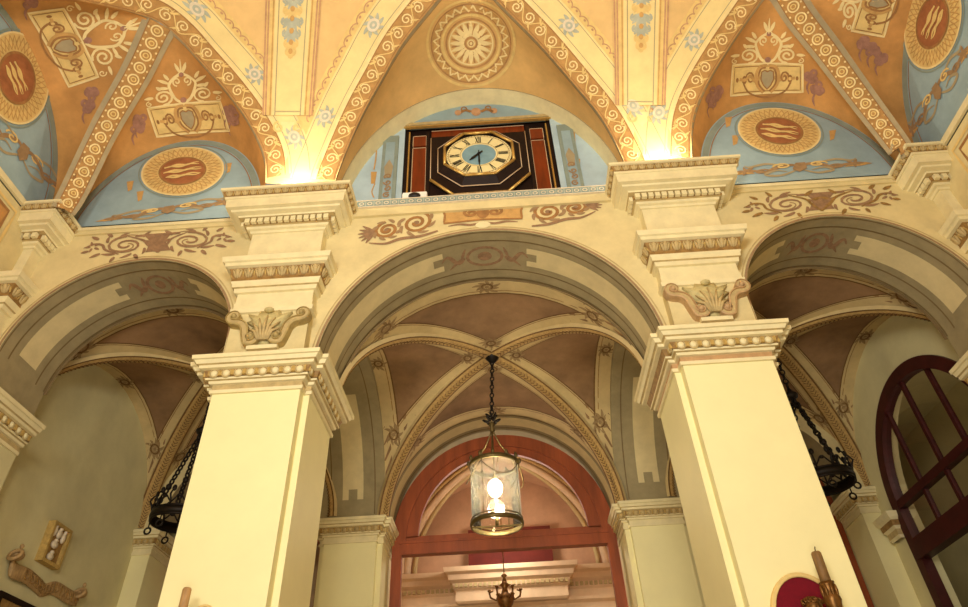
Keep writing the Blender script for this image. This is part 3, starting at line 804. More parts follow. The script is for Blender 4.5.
# lunette walls -------------------------------------------------------
def lun_wall(mb, cx, a, b, z0, y, m, n=40, axis=0):
    rows = []
    for k in range(n+1):
        x = cx-a*math.cos(PI*k/n); z = z0+b*math.sqrt(max(0, 1-((x-cx)/a)**2))
        rows.append([(x,y,7.7),(x,y,max(7.7, z))] if axis == 0 else [(y,x,7.7),(y,x,max(7.7, z))])
    mb.grid(rows, m, False)
def medallion(mb, sf, c, rx, ry, rot=0):
    fill(mb, sf, circ(c[0], c[1], rx, ry, 40, rot), 'paint_gold', .013, 2)
    stroke(mb, sf, circ(c[0], c[1], rx, ry, 40, rot), .03, 'paint_light', .017, closed=True)
    stroke(mb, sf, circ(c[0], c[1], rx*1.08, ry*1.08, 40, rot), .025, 'blue_grey', .010, closed=True)
    cs, sn = math.cos(rot), math.sin(rot)
    for k in range(40):
        a = k*2*PI/40
        for d in (-.16, .16):
            pts = []
            for i in range(4):
                f = .62+.32*i/3; t = a+d*i/3; x, y = rx*f*math.cos(t), ry*f*math.sin(t); pts.append((c[0]+x*cs-y*sn, c[1]+x*sn+y*cs))
            stroke(mb, sf, pts, .016, 'paint_ochre', .017)
    fill(mb, sf, circ(c[0], c[1], rx*.56, ry*.56, 30, rot), 'oval_red', .023, 2)
    stroke(mb, sf, circ(c[0], c[1], rx*.56, ry*.56, 30, rot), .04, 'paint_brown', .026, closed=True)
    return rx, ry
def inscribe(mb, sf, c, ux, uy, n=3, m='paint_gold'):     # wavy ornamental bars inside an oval
    for k in range(n):
        v = -.5+k*1.0/(n-1)
        for j in range(2):
            stroke(mb, sf, [(c[0]+ux[0]*(t*(1-.35*v*v))+uy[0]*(v+.07*math.sin(6*t+k+j*2)+.09*j), c[1]+ux[1]*(t*(1-.35*v*v))+uy[1]*(v+.07*math.sin(6*t+k+j*2)+.09*j)) for t in [-.95+1.9*i/14 for i in range(15)]], .05, m, .028, taper=True)
def ribbons(mb, sf, fr):
    for f in (-1, 1):
        stroke(mb, fr, [(f*x, y) for x, y in smooth([(0,.1),(.15,.45),(.4,.2),(.55,-.2),(.8,.1),(1,-.1)])], .07, 'edge_brown', .008, taper=True)
        stroke(mb, fr, [(f*x, y) for x, y in smooth([(.05,-.2),(.3,-.7),(.55,-.5),(.4,-.1),(.2,-.3)])], .05, 'paint_grey', .008, taper=True)
        stroke(mb, fr, [(f*x, y) for x, y in smooth([(.3,.5),(.6,.75),(.85,.5),(.95,.7)])], .05, 'paint_grey', .008, taper=True)
        fill(mb, fr, [(f*x, y) for x, y in ((.72,-.25),(.88,.1),(1.1,.15),(1.2,-.05),(1.02,-.25))], 'paint_ochre', .009, 2)
    fill(mb, fr, [(-.08,.6),(.08,.6),(.12,-.1),(0,-.5),(-.12,-.1)], 'edge_brown', .020, 2)
    for f in (-1, 1):
        stroke(mb, fr, [(f*x, y) for x, y in spiral(.3,.35,.16,1.4,0,1,14,1,2)], .03, 'paint_gold', .010)
        stroke(mb, fr, [(f*x, y) for x, y in spiral(.62,-.1,.14,1.3,PI,-1,14,1,2)], .03, 'edge_brown', .010)
        for k in range(5): stroke(mb, fr, [(f*(.9+.16*i/4*math.cos(k*1.2)), .1+.5*i/4*math.sin(k*1.2)) for i in range(5)], .05, 'edge_brown', .010, taper=True)
lw = MB(); WL = Plane(1, 0, (0,-1,0))
lun_wall(lw, -5.08, SA+.02, SB+.02, SZL, 0, 'blue')
arcpts = [(-5.08+(SA-.07)*math.cos(PI*k/40), SZL+(SB-.07)*math.sin(PI*k/40)) for k in range(41)]
stroke(lw, FR, arcpts, .1, 'blue_grey', .004); stroke(lw, FR, [(-5.08+(x+5.08)*.955, SZL+(z-SZL)*.96) for x, z in arcpts], .016, 'paint_brown', .006)
medallion(lw, WL, (183,172), 41, 23.5, -.12); inscribe(lw, WL, (183,171), (20,-3), (1.5,10))
ribbons(lw, WL, Frame(WL, (103,226),(232,210),(228,194),(112,214)))
for x, y in ((130,186),(228,168),(140,196)): fill(lw, WL, [(x-3,y-4),(x+4,y-5),(x+2,y+4),(x-2,y+6)], 'paint_ochre', .008, 2)
tag(lw.build('wall_lunette_left'), 'blue lunette wall with oval medallion left of the clock', 'wall', kind='structure')
lw = MB(); lun_wall(lw, 5.08, SA+.02, SB+.02, SZL, 0, 'blue')
arcpts = [(5.08+(SA-.07)*math.cos(PI*k/40), SZL+(SB-.07)*math.sin(PI*k/40)) for k in range(41)]
stroke(lw, FR, arcpts, .1, 'blue_grey', .004); stroke(lw, FR, [(5.08+(x-5.08)*.955, SZL+(z-SZL)*.96) for x, z in arcpts], .016, 'paint_brown', .006)
medallion(lw, WL, (779,132), 41, 22.5, .12); inscribe(lw, WL, (779,132), (20,2.5), (-1,10))
ribbons(lw, WL, Frame(WL, (736,182),(862,172),(858,156),(742,164)))
for x, y in ((728,122),(832,135),(735,140)): fill(lw, WL, [(x-3,y-4),(x+4,y-5),(x+2,y+4),(x-2,y+6)], 'paint_ochre', .008, 2)
tag(lw.build('wall_lunette_right'), 'blue lunette wall with oval medallion right of the clock', 'wall', kind='structure')
# side walls of the nave with their lunettes
for s, nm in ((-1, 'wall_left'), (1, 'wall_right')):
    b = MB(); X = s*NAVE; pl = Plane(0, X, (-s,0,0))
    lun_wall(b, -2.2, 2.12, 2.22, SZL, X, 'blue', 40, 1)
    b.add([(X,0,-1.6),(X,-13,-1.6),(X,-13,7.8),(X,0,7.8)], [(0,1,2,3)], 'plaster')
    class SW:
        def at(q, uv): return Vector((X, uv[0], uv[1])), Vector((-s,0,0))
    sw = SW()
    ap = [(-2.2+2.03*math.cos(PI*k/40), SZL+2.13*math.sin(PI*k/40)) for k in range(41)]
    stroke(b, sw, ap, .12, 'blue_grey', .004); stroke(b, sw, [(-2.2+(y+2.2)*.95, SZL+(z-SZL)*.955) for y, z in ap], .016, 'paint_brown', .006)
    mc, ux, uy, rx, ry, rot = ((15,78), (7,17), (-9,4), 32, 46, -.15) if s < 0 else ((934,22), (-7,17), (9,4), 27, 47, .22)
    medallion(b, pl, mc, rx, ry, rot); inscribe(b, pl, mc, ux, uy)
    if s < 0: ribbons(b, pl, Frame(pl, (-30,130),(60,205),(66,180),(-10,100)))
    else: ribbons(b, pl, Frame(pl, (915,150),(975,60),(960,40),(905,120)))
    # ledge line and painted panel below
    b.box(min(X, X-s*.05), max(X, X-s*.05), -13, -.05, 7.72, 7.82, 'trim_cream')
    for y0 in (-2.6,): 
        Q = [(-3.9,7.45),(-.75,7.45),(-.75,6.2),(-1.2,5.6),(-3.9,5.6)]
        fill(b, sw, Q, 'web_orange' if s < 0 else 'paint_cream', .006, 2); stroke(b, sw, Q, .05, 'paint_brown', .010, closed=True); stroke(b, sw, [(-2.4+(y+2.4)*1.07, 6.6+(z-6.6)*1.12) for y, z in Q], .05, 'paint_gold', .008, closed=True)
        if s > 0:
            for k in range(4): stroke(b, sw, spiral(-1.0-.5*k, 7.0-.1*(k % 2), .22, 1.6, k, 1 if k % 2 else -1, 18), .05, 'paint_red', .014)
    tag(b.build(nm), 'plaster nave side wall with a blue painted lunette, on the %s' % ('left' if s < 0 else 'right'), 'wall', kind='structure')

# ------------------------------------------------------------------ clock lunette: arch rim, blue back wall, ledge
YN, YP = .34, .46
b = MB()
N = 48; TH = .33
def rimpt(t, k, y): th = PI*(1-t); return Vector(((EA-k)*math.cos(th), y, EZ+(EB-k)*math.sin(th)))
b.grid([[rimpt(k/N, 0, 0), rimpt(k/N, .02, YN)] for k in range(N+1)], 'trim_cream', True)
b.grid([[rimpt(k/N, -.03, -.004), rimpt(k/N, .015, -.004)] for k in range(N+1)], 'paint_grey', True)
OX0, OX1, OZ = -1.345, 1.345, 10.46
for k in range(60):                                       # blue wall with the rectangular opening left free
    x0 = -EA+2*EA*k/60; x1 = x0+2*EA/60
    z0, z1 = [EZ+EB*math.sqrt(max(0, 1-(x/EA)**2)) for x in (x0, x1)]
    inside = OX0 <= (x0+x1)/2 <= OX1
    lo = OZ if inside else 7.7
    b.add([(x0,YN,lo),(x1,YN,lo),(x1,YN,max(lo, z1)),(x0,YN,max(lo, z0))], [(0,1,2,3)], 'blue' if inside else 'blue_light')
for x in (OX0-.02, OX1+.02): b.add([(x,YN,7.7),(x,YP+.1,7.7),(x,YP+.1,OZ),(x,YN,OZ)], [(0,1,2,3)], 'blue_grey')
b.add([(OX0-.02,YN,OZ),(OX1+.02,YN,OZ),(OX1+.02,YP+.1,OZ),(OX0-.02,YP+.1,OZ)], [(0,1,2,3)], 'blue_grey')
b.add([(-EA,YP+.1,7.7),(EA,YP+.1,7.7),(EA,YP+.1,OZ+.1),(-EA,YP+.1,OZ+.1)], [(0,1,2,3)], 'black_wood')
PN = Plane(1, YN, (0,-1,0))
fill(b, PN, circ(476,112,5,4,14), 'paint_red', .006, 2)
for f in (-1, 1):
    stroke(b, PN, smooth([(476+f*5,112),(476+f*11,110-f*.5),(476+f*17,113-f*.8)]), .07, 'paint_brown', .007)
    fill(b, PN, circ(476+f*18,112-f,3.4,2.8,10), 'paint_red', .008, 2); stroke(b, PN, circ(476+f*12,109-f*.5,2.6,2.2,10), .03, 'paint_brown', .008, closed=True)
# painted pilasters either side of the opening
for s, xa, xb in ((-1,-1.72,-1.44),(1,1.44,1.72)):
    b.box(xa, xb, YN-.04, YN, 7.7, 10.1, 'blue_grey'); b.box(xa+.06, xb-.06, YN-.05, YN, 8.0, 9.9, 'blue')
    xm = (xa+xb)/2
    class PF:
        def at(q, uv): return Vector((xm+uv[0], YN-.05, uv[1])), Vector((0,-1,0))
    for k in range(5): stroke(b, PF(), spiral(0, 8.3+.16*k, .07, 1.3, k, 1 if k % 2 else -1, 12), .03, 'edge_brown', .008)
    fill(b, PF(), [(-.05,8.9),(.05,8.9),(.08,9.2),(0,9.4),(-.08,9.2)], 'paint_grey', .008, 2)
for f, cx, cy in ((-1,377,138),(1,574,125)):
    fill(b, PN, circ(cx,cy,5,5,12), 'paint_ochre', .006, 2); stroke(b, PN, spiral(cx,cy,7,1.2,0,f,14), .03, 'paint_brown', .009)
    stroke(b, PN, smooth([(cx,cy+4),(cx+f*1,cy+20),(cx+f*3,cy+32)]), .025, 'paint_ochre', .007)
    fill(b, PN, [(cx+f*3-3,cy+34),(cx+f*3+3,cy+34),(cx+f*4+2,cy+46),(cx+f*4-2,cy+46)], 'paint_ochre', .007, 2)
    stroke(b, PN, smooth([(cx+f*2,cy+46),(cx+f*5,cy+54),(cx+f*3,cy+60)]), .02, 'paint_ochre', .007)
    stroke(b, PN, smooth([(cx-f*8,cy+6),(cx-f*2,cy-3),(cx+f*8,cy+4)]), .02, 'blue_grey', .006)
tag(b.build('wall_lunette'), 'pale blue lunette recess behind the clock under a cream arch rim', 'wall', kind='structure')
b = MB(); b.box(-2.0, 2.0, -.05, YP+.1, 7.62, 7.79, 'plaster'); b.box(-1.96, 1.96, -.075, -.02, 7.79, 7.93, 'blue_grey')
b.box(-1.96, 1.96, -.02, YP+.1, 7.79, 7.80, 'plaster')
class LF:
    def at(q, uv): return Vector((uv[0], -.075, uv[1])), Vector((0,-1,0))
for k in range(30):
    x = -1.88+k*.13; stroke(b, LF(), circ(x, 7.86, .035, .03, 8), .014, 'ivory', .006, closed=True); stroke(b, LF(), [(x+.065,7.80),(x+.065,7.92)], .012, 'paint_bluegrey', .006)
b.box(-1.97, 1.97, -.085, -.02, 7.925, 7.94, 'ivory'); b.box(-1.97, 1.97, -.085, -.02, 7.785, 7.797, 'ivory')
tag(b.build('trim_3'), 'narrow blue and white patterned ledge strip under the clock', 'ledge', kind='structure')
for s, nm in ((-1,'trim_4'),(1,'trim_5')):
    b = MB(); b.box(min(s*3.4,s*6.9), max(s*3.4,s*6.9), -.06, .1, 7.70, 7.76, 'trim_cream'); b.box(min(s*3.4,s*6.9), max(s*3.4,s*6.9), -.03, .1, 7.63, 7.7, 'plaster')
    tag(b.build(nm), 'thin cream ledge under the blue lunette %s of the clock' % ('left' if s < 0 else 'right'), 'ledge', kind='structure')

# ------------------------------------------------------------------ the clock
ck = thing('wall_clock', (0, YP, 7.8), 'large octagonal wall clock with roman numerals in dark panelled case', 'clock')
def octa(r, cx, cz, ry=None, cut=.42): 
    ry = ry or r; c = cut
    return [(cx+r*x, cz+ry*z) for x, z in ((-c,1),(c,1),(1,c),(1,-c),(c,-1),(-c,-1),(-1,-c),(-1,c))]
def prism(mb, poly, y0, y1, m, side=None):
    n = len(poly); vs = [(x,y0,z) for x, z in poly]+[(x,y1,z) for x, z in poly]
    mb.add(vs, [tuple(range(n))[::-1]], m); mb.add(vs, [(i,(i+1) % n,(i+1) % n+n,i+n) for i in range(n)], side or m)
def ringp(mb, po, pi, y0, y1, m):      # bevelled frame between two octagons
    n = len(po)
    for i in range(n):
        j = (i+1) % n
        mb.add([(po[i][0],y0,po[i][1]),(po[j][0],y0,po[j][1]),(pi[j][0],y1,pi[j][1]),(pi[i][0],y1,pi[i][1])], [(0,1,2,3)], m)
CZ = 9.38; RX, RZ = .575, .545
b = MB(); b.box(-1.335, 1.335, YP, YP+.06, 7.8, OZ-.01, 'black_wood'); b.build('back_panel', ck)
for s in (-1, 1):
    b = MB(); x0, x1 = sorted((s*.96, s*1.19))
    b.box(x0, x1, YP-.03, YP, 7.85, 9.85, 'mahogany'); b.box(x0, x1, YP-.03, YP, 9.92, 10.2, 'mahogany')
    for z0, z1 in ((7.85,9.85),(9.92,10.2)):
        for xa, xb, za, zb in ((x0-.012,x0,z0,z1),(x1,x1+.012,z0,z1),(x0,x1,z1,z1+.012)): b.box(xa, xb, YP-.036, YP, za, zb, 'inlay')
    b.build('side_panel', ck)
    b = MB(); b.box(s*1.305-.03, s*1.305+.03, YP-.06, YP+.02, 7.8, OZ-.02, 'black_wood'); b.box(s*.92-.03, s*.92+.03, YP-.05, YP, 7.8, 10.3, 'black_wood')
    b.box(s*1.262-.012, s*1.262+.012, YP-.07, YP, 7.8, 10.3, 'gold'); b.build('stile', ck)
b = MB(); b.box(-.86, .86, YP-.025, YP, 10.12, 10.33, 'mahogany'); b.box(-.86, .86, YP-.03, YP, 10.10, 10.115, 'inlay'); b.box(-.86, .86, YP-.03, YP, 10.33, 10.345, 'inlay'); b.build('top_panel', ck)
b = MB(); b.box(-1.36, 1.36, YN-.04, YN+.02, OZ-.07, OZ, 'trim_dirt_shade'); b.box(-1.36, 1.36, YN-.03, YN+.02, OZ-.12, OZ-.09, 'gold'); b.build('head_moulding', ck)
b = MB(); o1 = [(-.86,10.06),(-.86,10.08),(.86,10.08),(.86,CZ-.5),(.46,CZ-.93),(-.46,CZ-.93),(-.86,CZ-.5),(-.86,10.05)]; prism(b, o1, YP-.08, YP, 'black_wood')
for i, j in ((3,4),(4,5),(5,6)):
    p, q = o1[i], o1[j]; b.tube([(p[0],YP-.09,p[1]),(q[0],YP-.09,q[1])], .028, 'gold' if i != 4 else 'wax', 6)
for i, j in ((2,3),(6,7)):
    p, q = o1[i], o1[j]; b.tube([(p[0],YP-.085,p[1]),(q[0],YP-.085,q[1])], .01, 'inlay', 5)
b.build('outer_octagon', ck)
b = MB(); o2 = octa(.73, 0, CZ, .73, .45); o3 = octa(RX+.025, 0, CZ, RZ+.03, .43); ringp(b, o2, o3, YP-.1, YP-.2, 'black_wood'); 
n = 8
for i in range(8):
    j = (i+1) % 8; b.add([(o2[i][0],YP-.1,o2[i][1]),(o2[j][0],YP-.1,o2[j][1]),(o2[j][0],YP-.05,o2[j][1]),(o2[i][0],YP-.05,o2[i][1])], [(0,1,2,3)], 'black_wood')
    b.tube([(o2[i][0],YP-.1,o2[i][1]),(o2[j][0],YP-.1,o2[j][1])], .01, 'inlay', 5)
b.build('case_frame', ck)
b = MB(); o4 = octa(.72, 0, CZ, .74, .43)
for i in range(8): j = (i+1) % 8; b.tube([(o3[i][0],YP-.205,o3[i][1]),(o3[j][0],YP-.205,o3[j][1])], .026, 'gold', 6)
b.build('gilt_bezel', ck)
YD = YP-.17
b = MB(); prism(b, octa(RX+.03, 0, CZ, RZ+.03, .43), YD+.005, YD+.03, 'black_wood')
b.add([(RX*math.cos(2*PI*k/40), YD, CZ+RZ*math.sin(2*PI*k/40)) for k in range(40)], [tuple(range(40))], 'dial_cream')
b.add([(RX*.52*math.cos(2*PI*k/32), YD-.003, CZ+RZ*.52*math.sin(2*PI*k/32)) for k in range(32)], [tuple(range(32))], 'dial_blue')
dial = b.build('dial', ck)
class DF:
    def at(q, uv): return Vector((uv[0]*RX/.63, YD-.003, CZ+uv[1]*RZ/.63)), Vector((0,-1,0))
b = MB(); df = DF()
ROM = ['XII','I','II','III','IIII','V','VI','VII','VIII','IX','X','XI']
for h, s in enumerate(ROM):
    th = PI/2-h*PI/6; er = Vector((math.cos(th), math.sin(th))); et = Vector((math.sin(th), -math.cos(th)))
    wd = {'I':.028,'V':.06,'X':.06}; tot = sum(wd[c] for c in s); u = -tot/2
    def Q(a, v): p = er*(.47+v*.095)+et*a; return (p.x, p.y)
    for c in s:
        if c == 'I': segs = [((u+.014,-1),(u+.014,1))]
        elif c == 'V': segs = [((u+.006,1),(u+.03,-1)),((u+.03,-1),(u+.054,1))]
        else: segs = [((u+.006,1),(u+.054,-1)),((u+.006,-1),(u+.054,1))]
        for i, (p, q) in enumerate(segs): stroke(b, df, [Q(*p), Q(*q)], .017 if i == 0 else .011, 'black', .003)
        u += wd[c]
for k in range(60):
    a = k*PI/30; stroke(b, df, [(.59*math.cos(a), .59*math.sin(a)), (.61*math.cos(a), .61*math.sin(a))], .01, 'black', .003)
for r in (.585, .36): stroke(b, df, circ(0,0,r,r,48), .006, 'paint_brown', .003, closed=True)
b.build('numerals', dial)
for nm, a, L, wd in (('hour_hand', PI/2-7.5*PI/6, .25, .026), ('minute_hand', -PI/2, .36, .018)):
    b = MB(); d = Vector((math.cos(a),0,math.sin(a))); c = Vector((0,YD-.03,CZ)); t = Vector((-d.z,0,d.x))
    pts = [c-d*.09-t*wd*.5, c+d*L*.6-t*wd, c+d*L, c+d*L*.6+t*wd, c-d*.09+t*wd*.5]
    vs = pts+[p+Vector((0,.008,0)) for p in pts]; b.add(vs, [(4,3,2,1,0),(5,6,7,8,9)]+[(i,(i+1) % 5,(i+1) % 5+5,i+5) for i in range(5)], 'black')
    b.ell(c, (.03,0,0), (0,.015,0), (0,0,.03), 'black'); b.build(nm, ck)
# small white box with a lens on the ledge
q0 = on_plane((415,198), 1, .05)
cm = thing('security_camera', (q0.x, .05, 7.8), 'small white box with a black lens on the clock ledge', 'camera')
b = MB(); b.box(q0.x-.2, q0.x+.2, -.01, .12, 7.8, 8.16, 'white'); b.build('housing', cm, bevel=.02)
b = MB(); b.ell((q0.x+.0,-.02,8.05), (.1,0,0), (0,.05,0), (0,0,.06), 'black', 12, 8); b.build('lens', cm)

# ------------------------------------------------------------------ aisle: groin vaults
def groin(cx, a, z0, H, label, ribw=.2):
    mb = MB()
    def Z(x, y): return z0+H*max(math.sqrt(max(0, 1-(x/a)**2)), math.sqrt(max(0, 1-(y/BY)**2)))
    def S3(x, y): return Vector((cx+x, YM+y, Z(x, y)))
    n = 20
    def pt(cell, q, t):          # cell: 0 front 1 back 2 left 3 right; q distance from the centre, t across
        if cell == 0: return (a*q*t, -BY*q)
        if cell == 1: return (a*q*t, BY*q)
        if cell == 2: return (-a*q, BY*q*t)
        return (a*q, BY*q*t)
    def cellz(cell, x, y): return z0+H*math.sqrt(max(0, 1-((x/a) if cell < 2 else (y/BY))**2))
    def C3(cell, q, t):
        x, y = pt(cell, q, t); return Vector((cx+x, YM+y, cellz(cell, x, y)))
    ts = [math.sin(PI/2*(-1+2*k/n)) for k in range(n+1)]
    for c in range(4):
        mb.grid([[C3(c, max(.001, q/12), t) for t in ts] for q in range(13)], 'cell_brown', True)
    # painted bands beside the diagonals and along the edges
    def cn(cell, q, t):
        e = 1e-3; p = C3(cell, q, t); u = C3(cell, q, min(.999, t+e))-C3(cell, q, max(-.999, t-e)); v = C3(cell, min(1, q+e), t)-C3(cell, q-e, t); nn = u.cross(v).normalized()
        return nn if nn.dot(Vector((cx, YM, z0-1))-p) > 0 else -nn
    for c in range(4):
        for d0, d1, m, lift in ((.04,.2,'band_cream',.006),(.2,.215,'rib_dark',.008),(.18,.19,'gilt_brown',.009)):
            for s in (-1, 1):
                rows = []
                for k in range(25):
                    q = d0+.012+(1-d0-.012)*(k/24)**1.3; row = []
                    for d in (d0, (d0+d1)/2, d1):
                        d = min(d, q-.002)
                        t = s*(q-d)/q; t = max(-.998, min(.998, t)); row.append(C3(c, q, t)+cn(c, q, t)*lift)
                    rows.append(row)
                mb.grid(rows, m, True)
        for q0_, q1_, m, lift in ((.86,1,'band_cream',.007),(.85,.862,'rib_dark',.009),(.885,.893,'gilt_brown',.010)):
            mb.grid([[C3(c, q, .97*t)+cn(c, q, .97*t)*lift for t in ts] for q in (q0_, (q0_+q1_)/2, q1_)], m, True)
        # painted rosettes on the bands
        for u, v, sz in ((0,.935,1),(-.8,.9,1.1),(.8,.9,1.1),(0,.2,.9)):
            P0, N0 = C3(c, v, u), cn(c, v, u); T0 = (C3(c, v, u+.01)-C3(c, v, u-.01)).normalized(); B0 = N0.cross(T0)
            class TM:
                def at(q_, uv):
                    p = P0+T0*uv[0]+B0*uv[1]; lx, ly = p.x-cx, p.y-YM
                    z = cellz(c, max(-.999*a, min(.999*a, lx)), max(-.999*BY, min(.999*BY, ly))); p2 = Vector((p.x, p.y, z))
                    return p-N0*((p-p2).dot(N0)), N0
            for j in range(10):
                aa = j*PI/5; L_ = sz*(.15 if j % 2 else .2); stroke(mb, TM(), [((.05+L_*i/4)*math.cos(aa+.12*i), (.04+L_*.7*i/4)*math.sin(aa+.12*i)) for i in range(5)], .06, 'rosette_grey', .014, taper=True)
            stroke(mb, TM(), circ(0, 0, .09*sz, .075*sz, 14), .03, 'rib_dark', .016, closed=True)
            fill(mb, TM(), circ(0, 0, .04*sz, .035*sz, 10), 'rosette_grey', .017, 1)
    vo = tag(mb.build('ceiling'), label, 'ceiling', kind='structure')
    rb_ = MB()
    for sx in (-1, 1):
        for sy in (-1, 1):
            pts = [Vector((cx+sx*a*math.sin(PI/2*k/28), YM+sy*BY*math.sin(PI/2*k/28), z0+H*math.cos(PI/2*k/28))) for k in range(29)]
            side = Vector((sy*BY, -sx*a, 0)).normalized()
            def off(i, u, v):
                t = (pts[min(i+1,28)]-pts[max(i-1,0)]).normalized(); nn = side.cross(t).normalized()
                if nn.dot(Vector((cx, YM, z0-1))-pts[i]) < 0: nn = -nn
                return pts[i]+side*u+nn*v
            w2 = ribw/2
            for (u0, v0), (u1, v1), m in (((-w2-.03,-.05),(-w2-.03,.02),'band_cream'),((-w2-.03,.02),(-w2,.03),'rib_dark'),((-w2,.03),(-w2*.6,.055),'rib_gold'),((-w2*.6,.055),(w2*.6,.055),'rib_gold'),((w2*.6,.055),(w2,.03),'rib_gold'),((w2,.03),(w2+.03,.02),'rib_dark'),((w2+.03,.02),(w2+.03,-.05),'band_cream')):
                rb_.grid([[off(i, u0, v0), off(i, u1, v1)] for i in range(29)], m, True)
            class RS:
                def at(q_, uv):
                    i = int(max(0, min(28, uv[0]))); return off(i, uv[1], .056), Vector((0,0,-1))
            L = 0
            for i in range(1, 29):
                for f in (0, .5):
                    i2 = min(28, i+1); p0 = off(i, -w2*.5, .06).lerp(off(i2, -w2*.5, .06), f); p1 = off(i, w2*.5, .06).lerp(off(i2, w2*.5, .06), f)
                    t = (off(i2, 0, .06)-off(i, 0, .06))
                    if t.length < 1e-4: continue
                    rb_.tube([p0, p0.lerp(p1, .5)+t.normalized()*.05, p1], .008, 'rib_dark', 4, False)
    rb_.build('rib', vo)
    return vo
groin(0, RC+.02, 4.9, 2.235, 'brown groin vault with gilt ribs over the middle aisle bay')
AS = (OUT-(A+W/2)+.2)/2; CXS = (OUT+A+W/2-.2)/2
groin(-CXS, AS, 5.05, 2.02, 'brown groin vault with gilt ribs over the left aisle bay')
groin(CXS, AS, 5.05, 2.02, 'brown groin vault with gilt ribs over the right aisle bay')
# transverse arches between the bays
for s, lab, nm in ((-1,'olive transverse arch with cream panel left of the lantern','trim_6'), (1,'olive transverse arch with cream panel right of the lantern','trim_7')):
    b = MB(); x0, x1 = sorted((s*(RC+.0), s*(A+W/2)))
    R = BY-.02; HH = 2.1; N = 40
    def tp(k, x, dr=0): th = PI*k/N; return Vector((x, YM-(R-dr)*math.cos(th), 4.9+(HH-dr)*math.sin(th)))
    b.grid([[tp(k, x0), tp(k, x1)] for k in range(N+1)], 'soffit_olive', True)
    for x in (x0, x1): b.grid([[tp(k, x), tp(k, x)+Vector((0,0,.5 if 0 < k < N else .2))] for k in range(N+1)], 'soffit_olive', True)
    for ka, kb in ((4,16),(24,36)):
        b.grid([[tp(k, x0+.42, .01), tp(k, x1-.42, .01)] for k in range(ka, kb+1)], 'soffit_cream', True)
        e = ka-1.2 if ka == 4 else kb+1.2; f0 = ka if ka == 4 else kb
        for xa, xb in ((x0+.42,x0+.54),(x1-.54,x1-.42)): b.grid([[tp(k, xa, .01), tp(k, xb, .01)] for k in (e, f0)], 'soffit_cream', True)
    for xa in (x0+.18, x1-.2): b.grid([[tp(k, xa, .008), tp(k, xa+.02, .008)] for k in range(1, N)], 'soffit_line', True)
    tag(b.build(nm), lab, 'arch', kind='structure')

# ------------------------------------------------------------------ far side of the aisle
db = MB(); FZ = 4.95
def far_low(x):
    ax = abs(x)
    if ax < RC-.05: return FZ+math.sqrt((RC-.05)**2-x*x)
    if A+W/2 < ax < OUT-.4:
        c = (A+W/2+OUT-.4)/2; r = (OUT-.4-A-W/2)/2; return 5.2+math.sqrt(max(0, r*r-(ax-c)**2))
    return FZ
fx = set()
cS, rS = (A+W/2+OUT-.4)/2, (OUT-.4-A-W/2)/2
for k in range(37):
    c = math.cos(PI*k/36); fx.add(round((RC-.05)*c, 4))
    for s in (-1, 1): fx.add(round(s*(cS+rS*c), 4))
fx |= {-7.3, 7.3}; fx = sorted(fx)
for a, b_ in zip(fx[:-1], fx[1:]):
    mid = abs((a+b_)/2); side = cS-rS < mid < cS+rS
    def zl(x):
        if mid < RC-.05: return FZ+math.sqrt(max(0, (RC-.05)**2-x*x))
        if side: return 5.2+math.sqrt(max(0, rS*rS-(abs(x)-cS)**2))
        return FZ
    for y in (YR, YB): db.add([(a,y,zl(a)),(b_,y,zl(b_)),(b_,y,8.2),(a,y,8.2)], [(0,1,2,3)], 'plaster')
    if mid < RC-.05 or side: db.add([(a,YR,zl(a)),(b_,YR,zl(b_)),(b_,YB,zl(b_)),(a,YB,zl(a))], [(0,1,2,3)], 'soffit_olive', True)
for c, r, z0 in ((0, RC-.05, FZ),):
    def q3(th, y, dr): return Vector((c+(r-dr)*math.cos(th), y, z0+(r-dr)*math.sin(th)))
    for y0, y1, m in ((YR+.0,YR+.12,'band_cream'),(YR+.14,YR+.17,'soffit_line'),(YR+.25,YR+.6,'soffit_cream'),(YR+.7,YR+.73,'soffit_line')):
        db.grid([[q3(PI*k/40, y, .006) for y in (y0, y1)] for k in range(41)], m, True)
tag(db.build('wall_far'), 'far aisle wall with arched doorways between pilasters', 'wall', kind='structure')
FCAP = 4.53
for x0, x1, lab in ((-A-.5,-A+.5,'far aisle pilaster left of the arched red doorway'), (A-.5,A+.5,'far aisle pilaster right of the arched red doorway'), (-7.3,-6.75,'far corner pilaster beside the icon wall'), (6.75,7.3,'far corner pilaster beside the dark red arched window')):
    root = thing('pilaster', ((x0+x1)/2, YR+.5, -1.6), lab, 'pilaster')
    ext = .1 if abs(x0) < 5 and abs(x1) < 5 else 0
    a, c = x0, x1
    path = [(a-ext,YB),(a-ext,YR+.12),(a,YR+.12),(a,YR),(c,YR),(c,YR+.12),(c+ext,YR+.12),(c+ext,YB)] if ext else ([(a,YR),(c,YR),(c,YB)] if a < 0 else [(a,YB),(a,YR),(c,YR)])
    b = MB(); mould(b, path, [(0,-1.6,'shaft'),(0,FCAP,'shaft')]); b.build('shaft', root)
    b = MB(); capital(b, path, FCAP, prof=[(o*.75, z, 'trim_cream' if m == 'terracotta' else m) for o, z, m in CAP]); cp = b.build('capital', root)
    b = MB(); eggs(b, path, FCAP, 'trim_dirt_shade', .12, .75); b.build('egg_and_dart', cp)

